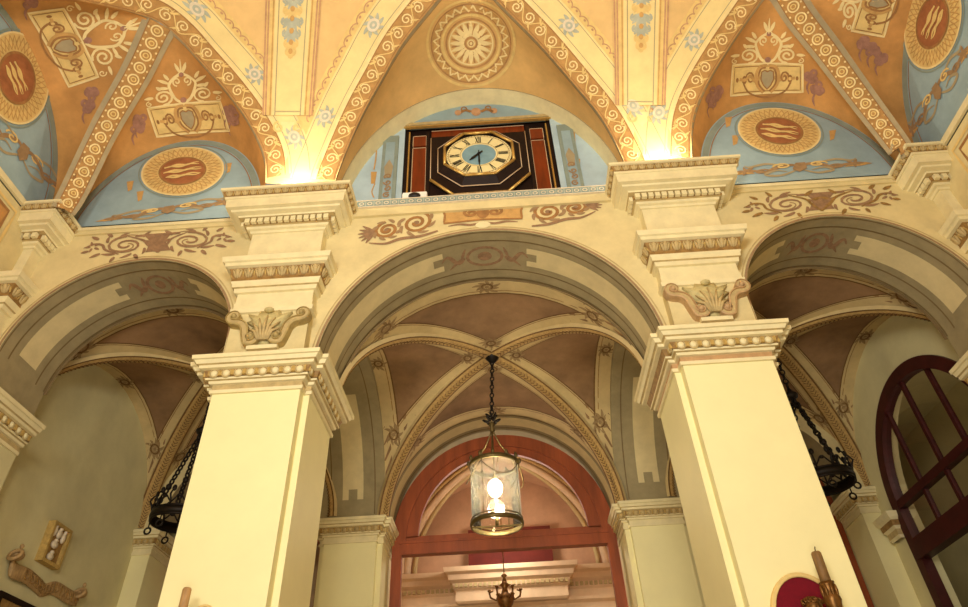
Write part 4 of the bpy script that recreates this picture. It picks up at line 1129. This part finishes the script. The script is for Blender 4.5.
def arch_bar(mb, c, z0, r0, r1, y0, y1, m, n=40, a0=0, a1=PI, axis=0, xc=0):
    def p(r, th, y): return Vector((c+r*math.cos(th), y, z0+r*math.sin(th))) if axis == 0 else Vector((y, c+r*math.cos(th), z0+r*math.sin(th)))
    rows = []
    for k in range(n+1):
        th = a0+(a1-a0)*k/n; rows.append([p(r0,th,y0), p(r1,th,y0), p(r1,th,y1), p(r0,th,y1)])
    mb.grid(rows, m, False, True)
def door(cx, R, z0, y, label, name, zt_=None):
    root = thing(name, (cx, y, -1.6), label, 'door', kind='structure')
    b = MB()
    arch_bar(b, cx, z0, R-.27, R, y-.05, y+.1, 'wood_red')
    for s in (-1, 1): b.box(*sorted((cx+s*(R-.2), cx+s*R)), y-.05, y+.1, -1.6, z0, 'wood_red')
    b.build('door_frame', root)
    b = MB(); arch_bar(b, cx, z0+.08, R-.52, R-.25, y-.02, y+.07, 'wood_red', 40, 0.0, PI); b.box(cx-R+.25, cx+R-.25, y-.02, y+.07, z0-.02, z0+.1, 'wood_red'); b.build('sash', root)
    b = MB(); b.box(cx-R+.18, cx+R-.18, y-.07, y+.12, z0-.27, z0-.02, 'wood_red'); b.box(cx-R+.16, cx+R-.16, y-.09, y-.06, z0-.06, z0-.01, 'wood_red'); b.build('transom', root)
    b = MB(); pts = [(cx+(R-.5)*math.cos(PI*k/32), y+.02, z0+.08+(R-.5)*math.sin(PI*k/32)) for k in range(33)]
    b.add(pts, [tuple(range(33))], 'pane_glass'); b.build('pane', root)
    return root
YDR = YR+.86
door(0, 2.25, 4.80, YDR, 'tall red-brown arched wooden doorway with glazed lunette behind the lantern', 'door_1')
for s in (-1, 1): door(s*(cS), rS+.02, 5.15, YDR, 'red-brown arched wooden doorway behind the %s pillar' % ('left' if s < 0 else 'right'), 'door_2' if s < 0 else 'door_3')

# outer walls of the aisle ---------------------------------------------
b = MB(); X = -OUT
b.add([(X,0,-1.6),(X,YB,-1.6),(X,YB,8.0),(X,0,8.0)], [(0,1,2,3)], 'plaster_side')
class OW:
    def __init__(q, x, s): q.x = x; q.s = s
    def at(q, uv): return Vector((q.x, uv[0], uv[1])), Vector((q.s,0,0))
ow = OW(-OUT, 1)
tag(b.build('wall_aisle_left'), 'plain greenish plaster outer aisle wall hung with an icon', 'wall', kind='structure')
b = MB(); X = OUT; yc, zc_, RW = 3.15, 4.4, 1.75
ys = sorted({0.0, YB}|{round(yc+RW*math.cos(PI*k/36), 4) for k in range(37)})
for y0, y1 in zip(ys[:-1], ys[1:]):
    m_ = (y0+y1)/2
    if abs(m_-yc) < RW:
        z0, z1 = [zc_+math.sqrt(max(0, RW*RW-(q-yc)**2)) for q in (y0, y1)]
        b.add([(X,y0,z0),(X,y1,z1),(X+.35,y1,z1),(X+.35,y0,z0)], [(0,1,2,3)], 'plaster_side', True)
    else: z0 = z1 = -1.6
    b.add([(X,y0,z0),(X,y1,z1),(X,y1,8),(X,y0,8)], [(0,1,2,3)], 'plaster_side')
for q in (yc-RW, yc+RW): b.add([(X,q,-1.6),(X,q,zc_),(X+.35,q,zc_),(X+.35,q,-1.6)], [(0,1,2,3)], 'plaster_side')
tag(b.build('wall_aisle_right'), 'plaster outer aisle wall pierced by the dark red arched window', 'wall', kind='structure')
wn = thing('window_1', (OUT, yc, -1.6), 'tall arched window with dark red wooden frame and bars in right wall', 'window', kind='structure')
b = MB(); arch_bar(b, yc, zc_, RW-.2, RW+.02, OUT-.05, OUT+.12, 'wood_dark_red', 40, axis=1)
for s in (-1, 1): b.box(OUT-.05, OUT+.12, *sorted((yc+s*(RW-.18), yc+s*(RW+.02))), -1.6, zc_, 'wood_dark_red')
b.build('window_frame', wn)
b = MB(); b.box(OUT-.04, OUT+.1, yc-RW+.1, yc+RW-.1, zc_-.08, zc_+.06, 'wood_dark_red'); b.box(OUT-.08, OUT+.12, yc-RW+.1, yc+RW-.1, 3.45, 3.78, 'wood_dark_red'); b.build('transom', wn)
b = MB()
for k in (-1, 0, 1):
    y = yc+k*.74; top = zc_+math.sqrt(RW*RW-(y-yc)**2)-.1; b.box(OUT-.01, OUT+.06, y-.035, y+.035, 3.6, top, 'wood_dark_red')
b.build('glazing_bars', wn)
b = MB(); b.add([(OUT+.03, yc+(RW-.15)*math.cos(PI*k/32), zc_+(RW-.15)*math.sin(PI*k/32)) for k in range(33)]+[(OUT+.03,yc-RW+.15,3.7),(OUT+.03,yc+RW-.15,3.7)], [tuple(range(35))], 'pane_glass'); b.build('pane', wn)
# impost moulding at the window's far jamb
b = MB(); mould(b, [(OUT+.02,yc+RW+.32),(OUT-.12,yc+RW+.32),(OUT-.12,yc+RW+.05),(OUT+.02,yc+RW+.05)][::-1] if False else [(OUT+.02,yc+RW+.36),(OUT-.1,yc+RW+.36),(OUT-.1,yc+RW+.06),(OUT+.02,yc+RW+.06)], [(0,3.9,'trim_cream'),(.03,3.95,'trim_cream'),(.03,4.05,'trim_dirt_shade'),(.07,4.1,'trim_cream'),(.08,4.2,'gilt_brown'),(.12,4.25,'trim_cream'),(.14,4.34,'trim_cream'),(-.02,4.36,'trim_cream')])
im = tag(b.build('impost_bracket', origin=(OUT,yc+RW+.2,4.1)), 'small carved cream bracket at the foot of the dark red window arch', 'bracket', kind='thing')
# room seen through the right window
b = MB(); b.box(OUT+3.0, OUT+3.1, -3, 12, -1.6, 8, 'plaster_side'); b.box(OUT+.36, OUT+3.0, 11.9, 12, -1.6, 8, 'plaster_side'); b.box(OUT+.36, OUT+3.0, -3, -2.9, -1.6, 8, 'plaster_side'); b.box(OUT, OUT+.02, YB, 12, -1.6, 8, 'plaster_side'); tag(b.build('wall_beyond_right'), 'plaster wall seen through the dark red arched window', 'wall', kind='structure')
b = MB(); b.box(OUT+.36, OUT+3.1, -3, 12, 7.4, 7.5, 'plaster_side'); tag(b.build('ceiling'), 'ceiling of the room behind the dark red arched window', 'ceiling', kind='structure')

# room beyond the middle doorway ----------------------------------------
YF = 9.6; b = MB()
b.add([(-2.5,YF,-1.6),(2.5,YF,-1.6),(2.5,YF,5.2),(-2.5,YF,5.2)], [(0,1,2,3)], 'far_pink'); b.add([(-2.5,YF,5.2),(2.5,YF,5.2),(2.5,YF,9),(-2.5,YF,9)], [(0,1,2,3)], 'far_cell')
for s in (-1, 1): b.add([(s*2.5,YB,-1.6),(s*2.5,YF,-1.6),(s*2.5,YF,9),(s*2.5,YB,9)], [(0,1,2,3)], 'far_pink')
tag(b.build('wall_beyond_door'), 'pink lit walls of the room seen through the middle doorway', 'wall', kind='structure')
b = MB(); fa, fb, fc = 2.45, (YF-YB)/2, (YF+YB)/2
def fz(x, y): return 5.2+2.3*max(math.sqrt(max(0, 1-(x/fa)**2)), math.sqrt(max(0, 1-(y/fb)**2)))
n = 36
b.grid([[Vector((fa*math.sin(PI/2*(-1+2*i/n)), fc+fb*math.sin(PI/2*(-1+2*j/n)), fz(fa*math.sin(PI/2*(-1+2*i/n)), fb*math.sin(PI/2*(-1+2*j/n))))) for i in range(n+1)] for j in range(n+1)], 'far_cell', True)
for sx in (-1, 1):
    for sy in (-1, 1):
        pts = [Vector((sx*fa*math.sin(PI/2*k/24), fc+sy*fb*math.sin(PI/2*k/24), 5.17+2.3*math.cos(PI/2*k/24))) for k in range(25)]
        b.tube(pts, .1, 'far_pink', 6); b.tube([p+Vector((.2*-sx,0,.0)) for p in pts], .06, 'band_cream', 5); b.tube([p+Vector((.17*sx,-.1*sy,.0)) for p in pts], .05, 'rib_gold', 5)
tag(b.build('ceiling'), 'pink ribbed vault seen through the glazed lunette of the doorway', 'ceiling', kind='structure')
b = MB()
pf = [(0,4.35),(.05,4.4),(.05,4.62),(.1,4.66),(.12,4.78),(.2,4.84),(.22,4.95),(.3,5.0),(.32,5.1),(-.02,5.12)]
pth = [(-2.5,YF-.2),(-1.15,YF-.2),(-1.15,YF-.55),(1.35,YF-.55),(1.35,YF-.2),(2.5,YF-.2)]
mould(b, pth, [(o, z-.05, 'far_pink') for o, z in pf])
b.add([], [], 'far_pink')
cr = MB()
for p, nn, t, st in along(pth, .1, .11, .02): b.obox((p.x+nn.x*.03, p.y+nn.y*.03, 4.67), (t.x*.035,t.y*.035,0), (nn.x*.03,nn.y*.03,0), (0,0,.04), 'trim_dirt_shade')
b.box(-.9, 1.15, YF-.3, YF, 5.0, 6.1, 'far_red'); mould(b, [(-2.5,YF-.02),(2.5,YF-.02)], [(.3,3.9,'far_pink'),(.3,4.25,'far_pink'),(.4,4.3,'far_pink'),(.42,4.36,'far_pink'),(0,4.38,'far_pink')])
tag(b.build('trim_8'), 'pink dentilled cornice of the room beyond the doorway', 'cornice', kind='structure')
for s, nm in ((-1,'wall_beyond_left'),(1,'wall_beyond_pillar')):
    b = MB(); x0, x1 = sorted((s*2.6, s*7.4)); b.add([(x0,YF-1.2,-1.6),(x1,YF-1.2,-1.6),(x1,YF-1.2,9),(x0,YF-1.2,9)], [(0,1,2,3)], 'far_pink'); b.add([(s*7.4,YB,-1.6),(s*7.4,YF-1.2,-1.6),(s*7.4,YF-1.2,9),(s*7.4,YB,9)], [(0,1,2,3)], 'far_pink')
    b.add([(x0,YB,8.2),(x1,YB,8.2),(x1,YF-1.2,8.2),(x0,YF-1.2,8.2)], [(0,1,2,3)], 'far_pink')
    tag(b.build(nm), 'pink wall of the side room behind the doorway by the %s pillar' % ('left' if s < 0 else 'right'), 'wall', kind='structure')
b = MB(); b.box(-7.3, 10.3, -13, 12, -1.7, -1.6, 'floor_stone'); tag(b.build('floor'), 'pale stone floor', 'floor', kind='structure')

# ------------------------------------------------------------------ lantern
LX, LY = -.07, YM-.02
ln = thing('hanging_lantern', (LX, LY, 3.8), 'lit cylindrical glass lantern with brass rims hanging under the vault', 'lantern')
b = MB(); b.lathe((LX,LY,0), [(.40,3.9),(.40,4.9)], 'lantern_glass', 32); b.build('glass_cylinder', ln)
for z, nm in ((4.90,'top_rim'),(3.90,'bottom_rim')):
    b = MB(); b.lathe((LX,LY,z), [(.395,-.035),(.42,-.035),(.43,0),(.42,.035),(.395,.035),(.395,-.035)], 'lantern_metal', 32)
    if nm == 'bottom_rim': 
        b.torus((LX,LY,z+.07), .41, .01, 'lantern_metal'); b.box(LX-.4, LX+.4, LY-.012, LY+.012, z-.04, z-.02, 'lantern_metal')
    else:
        for k in range(12):
            a = 2*PI*k/12; b.ell((LX+.43*math.cos(a), LY+.43*math.sin(a), z+.06), (.03,0,0), (0,.03,0), (0,0,.05), 'lantern_metal', 6, 4)
    b.build(nm, ln)
for k in range(4):
    a = PI/4+k*PI/2+.3; b = MB(); x, y = LX+.41*math.cos(a), LY+.41*math.sin(a)
    b.tube([(x,y,3.9),(x,y,4.92)], .008, 'lantern_metal', 6); b.ell((x,y,4.98), (.02,0,0), (0,.02,0), (0,0,.06), 'lantern_metal'); b.build('upright', ln)
b = MB()
for k in range(4):
    a0 = PI/4+k*PI/2+.3
    b.tube([(LX+(.44+.03*math.sin(PI*i/10))*math.cos(a0+PI/2*i/10), LY+(.44+.03*math.sin(PI*i/10))*math.sin(a0+PI/2*i/10), 4.82-.26*math.sin(PI*i/10)) for i in range(11)], .010, 'lantern_metal', 6)
b.build('swag', ln)
b = MB()
for k in range(3):
    a = 2*PI*k/3+.5; b.tube([(LX+.42*math.cos(a)*f, LY+.42*math.sin(a)*f, z) for f, z in ((.97,4.94),(.85,5.1),(.35,5.3),(.08,5.5),(.03,5.62))], .014, 'lantern_metal', 6)
b.lathe((LX,LY,0), [(.02,5.5),(.05,5.55),(.03,5.62),(.06,5.66),(.02,5.72)], 'lantern_metal', 10)
b.build('crown_bracket', ln)
b = MB()
for k in range(6):
    a = k*PI/3; b.ell((LX+.1*math.cos(a), LY+.1*math.sin(a), 5.74), (.07*math.cos(a),.07*math.sin(a),.03), (-.03*math.sin(a),.03*math.cos(a),0), (0,0,.03), 'iron', 7, 4)
    b.ell((LX+.07*math.cos(a+.5), LY+.07*math.sin(a+.5), 5.84), (.05*math.cos(a),.05*math.sin(a),.03), (-.02*math.sin(a),.02*math.cos(a),0), (0,0,.03), 'iron', 7, 4)
b.build('leaf_rosette', ln)
def chain_links(mb, p0, p1, r, m, step, th):
    p0, p1 = Vector(p0), Vector(p1); d = p1-p0; n = max(1, int(d.length/step)); t = d.normalized()
    a = t.cross(Vector((.3,1,.2))).normalized(); c = a.cross(t)
    for k in range(n):
        mb.torus(p0+d*(k+.5)/n, r, th, m, t*1.35, (a if k % 2 else c), 10, 5)
ZB = 4.9+2.235
b = MB(); chain_links(b, (LX,LY,5.78), (0,YM,ZB-.12), .035, 'iron', .085, .012); b.build('chain', ln)
b = MB(); b.lathe((0,YM,0), [(.0,ZB-.16),(.06,ZB-.14),(.1,ZB-.08),(.13,ZB-.05),(.13,ZB-.01)], 'iron', 12); b.build('ceiling_hook', ln)
b = MB()
b.ell((LX,LY,4.5), (.12,0,0), (0,.12,0), (0,0,.15), 'bulb', 14, 10); b.ell((LX+.04,LY-.05,4.1), (.06,0,0), (0,.06,0), (0,0,.1), 'bulb', 12, 8)
b.build('bulb', ln)
b = MB(); b.tube([(LX,LY,3.88),(LX,LY,4.02)], .03, 'lantern_metal'); b.tube([(LX+.02,LY,4.02),(LX,LY,4.36)], .025, 'ivory'); b.tube([(LX,LY,4.64),(LX,LY,5.45)], .012, 'lantern_metal'); b.build('lamp_holder', ln)

# ------------------------------------------------------------------ iron crown chandeliers in the side bays
def ring_lamp(cx, label):
    zr = 4.3; R = .44; y = YM
    root = thing('ring_chandelier', (cx, y, zr), label, 'chandelier', 'iron ring chandeliers in the side bays')
    b = MB(); b.lathe((cx,y,zr), [(R-.02,-.06),(R+.02,-.06),(R+.03,0),(R+.02,.06),(R-.02,.06),(R-.02,-.06)], 'iron', 36); b.torus((cx,y,zr-.07), R, .02, 'iron', n=36); b.torus((cx,y,zr+.07), R, .02, 'iron', n=36); b.build('ring', root)
    for k in range(12):
        b = MB(); a = 2*PI*k/12; c = Vector((cx+R*math.cos(a), y+R*math.sin(a), zr+.05)); d = Vector((math.cos(a),math.sin(a),0)); t = Vector((-math.sin(a),math.cos(a),0)); up = Vector((0,0,1))
        b.tube([c, c+up*.1+d*.03, c+up*.17+d*.07, c+up*.25+d*.03, c+up*.29-d*.01], [.02,.018,.016,.014,.012], 'iron', 6)
        b.ell(c+up*.3-d*.01, t*.04, d*.03, up*.055, 'iron', 7, 5)
        for s in (-1, 1):
            b.tube([c+up*.06, c+up*.12+t*(s*.05), c+up*.18+t*(s*.09), c+up*.15+t*(s*.12)], .013, 'iron', 5); b.ell(c+up*.17+t*(s*.11), t*.035, d*.025, up*.03, 'iron', 6, 4)
        b.build('leaf_finial', root)
    for k in range(6):
        a = 2*PI*k/6+.3; c = Vector((cx+R*math.cos(a), y+R*math.sin(a), zr-.08)); b = MB()
        b.tube([c, c-Vector((0,0,.1))], .012, 'iron', 6); b.torus(c-Vector((0,0,.14)), .05, .016, 'iron', (1,0,0), (0,0,1), 12, 6); b.build('pendant', root)
    top = Vector((cx,y,5.9))
    for k in range(4):
        a = 2*PI*k/4+.25; c = Vector((cx+R*math.cos(a), y+R*math.sin(a), zr+.08)); b = MB(); chain_links(b, c, top, .036, 'iron', .085, .014)
        b.ell(c.lerp(top, .3), (.05,0,0), (0,.05,0), (0,0,.06), 'iron'); b.build('chain', root)
    b = MB(); b.lathe((cx,y,5.85), [(.02,-.05),(.1,0),(.12,.05),(.05,.12),(.02,.2)], 'iron', 12); chain_links(b, (cx,y,6.05), (cx,y,5.05+2.02-.06), .04, 'iron', .09, .013); b.build('hanger', root)
ring_lamp(-CXS, 'black iron ring chandelier half hidden behind the left pillar')
ring_lamp(CXS, 'black iron ring chandelier half hidden behind the right pillar')

# small bronze chandelier beyond the doorway
q = on_plane((505,592), 1, 8.0)
sc_ = thing('bronze_chandelier', (q.x, 8.0, q.z), 'small bronze chandelier hanging in the pink room beyond the doorway', 'chandelier')
b = MB(); b.lathe((q.x,8,q.z), [(.01,-.5),(.06,-.42),(.16,-.25),(.2,-.12),(.08,-.02),(.05,.08),(.11,.14),(.06,.2),(.03,.3),(.07,.34),(.01,.4)], 'bronze', 14); b.build('stem', sc_)
for k in range(6):
    a = 2*PI*k/6; d = Vector((math.cos(a),math.sin(a),0)); c = Vector((q.x,8,q.z)); b = MB()
    b.tube([c+d*.08+Vector((0,0,-.05)), c+d*.2+Vector((0,0,-.16)), c+d*.32+Vector((0,0,-.1)), c+d*.34+Vector((0,0,.0)), c+d*.26+Vector((0,0,.04))], .022, 'bronze', 6); b.ell(c+d*.34+Vector((0,0,.04)), (.04,0,0), (0,.04,0), (0,0,.03), 'bronze'); b.build('arm', sc_)
b = MB(); b.tube([(q.x,8,q.z+.38),(q.x,8,7.9)], .012, 'bronze', 6); b.build('rod', sc_)

# ------------------------------------------------------------------ things on the left outer wall
def wall_pt(y, z, d=0): return Vector((-OUT+d, y, z))
ic = [on_plane(p, 0, -OUT+.12) for p in ((56,519),(75,530),(60,572),(40,560))]
y0, y1 = (ic[0].y+ic[3].y)/2, (ic[1].y+ic[2].y)/2; z1, z0 = (ic[0].z+ic[1].z)/2, (ic[2].z+ic[3].z)/2
ICN = thing('framed_icon', (-OUT, (y0+y1)/2, z0), 'small gilt framed relief icon with pale figures on the left aisle wall', 'icon')
b = MB(); X0, X1 = -OUT, -OUT+.12
yq, zq = (y0+y1)/2, (z0+z1)/2; y0, y1, z0, z1 = yq-(y1-y0)*.44, yq+(y1-y0)*.44, zq-(z1-z0)*.47, zq+(z1-z0)*.47
for ya, yb, za, zb in ((y0,y1,z0,z0+.05),(y0,y1,z1-.05,z1),(y0,y0+.05,z0+.05,z1-.05),(y1-.05,y1,z0+.05,z1-.05)): b.box(X0, X1, ya, yb, za, zb, 'gilt')
b.build('frame', ICN)
b = MB(); b.box(X0, X0+.06, y0+.04, y1-.04, z0+.04, z1-.04, 'gilt_brown'); b.build('panel', ICN)
hy, hz = (y1-y0), (z1-z0)
for fy, fz_, sy, sz in ((.5,.78,.07,.12),(.24,.8,.05,.14),(.76,.74,.05,.14),(.45,.5,.09,.1),(.45,.2,.08,.1)):
    b = MB(); c = Vector((X0+.075, y0+hy*fy, z0+hz*fz_)); b.ell(c, (0,sy,0), (.035,0,0), (0,0,sz*.6), 'ivory', 8, 6); b.ell(c+Vector((.01,0,sz*.62)), (0,sy*.5,0), (.03,0,0), (0,0,sz*.3), 'ivory', 8, 5); b.build('relief_figure', ICN)
# carved ribbon scroll under it
bn = thing('ribbon_scroll', (-OUT, 2.6, 3.3), 'carved ribbon scroll with raised lettering below the gilt icon', 'carving')
cpx = [(14,556),(12,570),(26,576),(40,586),(46,590),(56,588),(68,596),(76,600),(78,594)]
ctr = [on_plane(p, 0, -OUT+.05) for p in cpx]; ctr = smooth(ctr, 5)
b = MB(); rows = []; rows2 = []
for i, p in enumerate(ctr):
    u = i/(len(ctr)-1); h = .1; x = -OUT+.05+.03*math.sin(u*9)
    rows.append([Vector((x-.03,p.y,p.z-h)), Vector((x,p.y,p.z-h)), Vector((x,p.y,p.z+h)), Vector((x-.03,p.y,p.z+h))])
b.grid(rows, 'wax', True, True); b.build('ribbon', bn)
b = MB()
for i in range(9, len(ctr)-6):
    p = ctr[i]; x = -OUT+.055+.03*math.sin(i/(len(ctr)-1)*9)
    if i % 2: b.box(x, x+.012, p.y-.006, p.y+.012, p.z-.07, p.z+.07, 'gilt_brown')
    else: b.tube([(x+.005,p.y-.02,p.z+.06),(x+.008,p.y+.03,p.z),(x+.005,p.y-.02,p.z-.06)], .012, 'gilt_brown', 5)
b.build('lettering', bn)
for i, s in ((0, 1), (len(ctr)-1, -1)):
    b = MB(); c = ctr[i]+Vector((.05,0,0))
    for k in range(3): b.torus(c+Vector((0,-.05+.05*k,.0)), .085-.02*k, .028, 'wax', (1,0,0), (0,.5,.86), 14, 6)
    b.ell(c+Vector((0,.02,.14)), (.03,0,0), (0,.03,0), (0,0,.04), 'wax'); b.build('curled_end', bn)
pc = thing('framed_picture', (-OUT, 2.0, 2.9), 'dark framed picture at the bottom of the left aisle wall', 'picture')
pp = on_plane((2,590), 0, -OUT+.06); p2 = on_plane((34,606), 0, -OUT+.06)
ya, yb, zb = pp.y, p2.y+.12, (pp.z+p2.z)/2; za = zb-1.3
b = MB()
for a_, c_, d_, e_ in ((ya,yb,zb-.07,zb),(ya,yb,za,za+.07),(ya,ya+.07,za+.07,zb-.07),(yb-.07,yb,za+.07,zb-.07)): b.box(-OUT, -OUT+.06, a_, c_, d_, e_, 'black_wood')
b.build('frame', pc)
b = MB(); b.box(-OUT, -OUT+.03, ya+.05, yb-.05, za+.05, zb-.05, 'gilt_brown'); b.build('canvas', pc)

# ------------------------------------------------------------------ candles and oval plaques on the pillars
def plaque(px_l, px_top, label, bust):
    l = on_plane(px_l, 1, -.2); t = on_plane(px_top, 1, -.2)
    cx, cz = t.x, t.z-.42; rx, rz = max(.2, abs(cx-l.x)*1.05), .42
    root = thing('oval_plaque', (cx, -.15, cz-rz), label, 'plaque')
    b = MB(); rows = []
    for k in range(41):
        a = 2*PI*k/40; rows.append([(cx+rx*f*math.cos(a), y, cz+(rz-(1-f)*rx)*math.sin(a)) for f, y in ((1,-.15),(1,-.19),(.97,-.215),(.93,-.2),(.9,-.215),(.87,-.19))])
    b.grid(rows, 'paint_gold', True); b.build('gilt_frame', root)
    b = MB(); b.add([(cx+rx*.9*math.cos(2*PI*k/40), -.18, cz+(rz-.1*rx)*math.sin(2*PI*k/40)) for k in range(40)], [tuple(range(40))], 'velvet'); b.build('velvet_field', root)
    if bust:
        hx, hz = bust
        b = MB()
        b.ell((hx,-.27,hz-.09), (.085,0,0), (0,.09,0), (0,0,.12), 'bronze', 14, 10); b.tube([(hx,-.25,hz-.18),(hx,-.24,hz-.3),(hx,-.22,hz-.42)], [.06,.08,.16], 'bronze', 12)
        b.ell((hx,-.365,hz-.1), (.015,0,0), (0,.025,0), (0,0,.035), 'bronze')
        b.build('bust', root)
        b = MB()
        for k in range(22):
            a = k*2.4; r = .03+.055*(k/22); c = Vector((hx+r*math.cos(a), -.27-r*.9*math.sin(a), hz+.02-.5*r)); b.torus(c, .022, .011, 'bronze', (1,0,0), (0,.4,.9), 9, 5)
        b.build('hair', root)
    return root
tp_ = on_plane((811,600), 1, -.27)
plaque((772,607), (796,572), 'oval red velvet plaque with gilt frame and bronze head on right pillar', (tp_.x, tp_.z))
plaque((188,612), (205,604), 'oval gilt framed plaque on the left pillar, only its top edge showing', None)
def candle(px_top, px_bot, r, m, label, wick, holder_h):
    t = on_plane(px_top, 1, -.42); cx, cy, zt_ = t.x, -.42, t.z; bt = on_plane(px_bot, 1, -.42)
    root = thing('candle', (cx, cy, bt.z-.2), label, 'candle')
    b = MB(); b.lathe((cx,cy,0), [(0,zt_-.01),(r*.8,zt_),(r,zt_-.015),(r*1.02,bt.z-.05),(0,bt.z-.05)], m, 18); b.build('candle_stick', root)
    if wick: b = MB(); b.tube([(cx,cy,zt_-.01),(cx+.004,cy,zt_+.03),(cx+.012,cy,zt_+.05)], .005, 'black', 5); b.build('wick', root)
    z = bt.z
    b = MB(); b.lathe((cx,cy,z), [(r*1.1,.0),(r*1.5,.03),(r*1.25,.0),(r*1.2,-.06),(r*1.6,-.1),(r*1.7,-.13),(r*1.3,-.2),(r*1.1,-.3),(r*1.5,-.36),(.02,-.42)], 'bronze', 16)
    for k in range(8):
        a = k*PI/4; b.ell((cx+r*1.4*math.cos(a), cy+r*1.4*math.sin(a), z-.05), (.018,0,0), (0,.018,0), (0,0,.06), 'bronze', 6, 4)
    b.build('holder', root)
    b = MB(); b.tube([(cx,cy,z-.36),(cx,cy+.08,z-.46),(cx,-.16,z-.4)], .02, 'bronze', 8); b.ell((cx,-.155,z-.4), (.06,0,0), (0,.015,0), (0,0,.08), 'bronze'); b.build('arm', root)
candle((815.5,552), (825,586), .047, 'candle_wax', 'thick brown wax candle with black wick in bronze holder on right pillar', True, .3)
candle((187.5,588), (181,618), .042, 'wood_candle', 'tan candle without wick standing against the left pillar', False, .3)

# ------------------------------------------------------------------ light
def light(kind, name, loc, energy, col, size=.1, target=None, **kw):
    d = bpy.data.lights.new(name, kind); d.energy = energy; d.color = col
    if kind == 'AREA': d.shape = 'DISK'; d.size = size
    elif kind in ('POINT','SPOT'): d.shadow_soft_size = size
    for k, v in kw.items(): setattr(d, k, v)
    o = bpy.data.objects.new(name, d); COL.objects.link(o); o.location = Vector(loc)+Vector((0,0,ZO))
    if target: o.rotation_euler = (Vector(target)-Vector(loc)).to_track_quat('-Z','Y').to_euler()
    return o
WARM = (1,.95,.84)
for s in (-1, 1):
    light('POINT', 'uplight', (s*A, -.5, 8.0), 60, (1,.94,.78), .08)
light('POINT', 'lantern_lamp', (LX, LY, 4.45), 175, (1,.92,.74), .15)
light('AREA', 'nave_fill', (-2.5, -10.5, 3.0), 410, WARM, 2.0, (0,0,5.5))  # unseen fill added behind the camera to light pillars and arcade
light('AREA', 'floor_fill', (0, -6.8, -1.2), 230, WARM, 3.0, (0,-2.8,9))  # added upward fill for vault and soffits, standing in for floor bounce
light('AREA', 'vault_fill', (0, -9.0, 4.5), 400, WARM, 2.0, (0,-1,9))  # added fill without a fixture, aimed up to brighten the vault
light('POINT', 'far_lamp', (0, 8.0, 5.4), 120, (1,.9,.8), .3)
light('POINT', 'side_lamp', (OUT+1.8, 3.5, 5.0), 34, (1,.88,.66), .3)
w = bpy.data.worlds.new('world'); SC.world = w; w.use_nodes = True
w.node_tree.nodes['Background'].inputs[0].default_value = (1,.9,.75,1); w.node_tree.nodes['Background'].inputs[1].default_value = .3

# ------------------------------------------------------------------ camera
cd = bpy.data.cameras.new('camera'); co = bpy.data.objects.new('camera', cd); COL.objects.link(co)
cd.sensor_fit = 'HORIZONTAL'; cd.sensor_width = 36; cd.lens = 36*FPX/968; cd.clip_end = 100
M = Matrix((_r, _u, -_f)).transposed().to_4x4(); M.translation = EYE+Vector((0,0,ZO)); co.matrix_world = M
SC.camera = co
SC.view_settings.view_transform = 'Standard'; SC.view_settings.look = 'None'; SC.view_settings.gamma = 1; SC.view_settings.use_curve_mapping = False
SC.view_settings.exposure = 0
for o in bpy.data.objects:
    if '_o' in o: del o['_o']
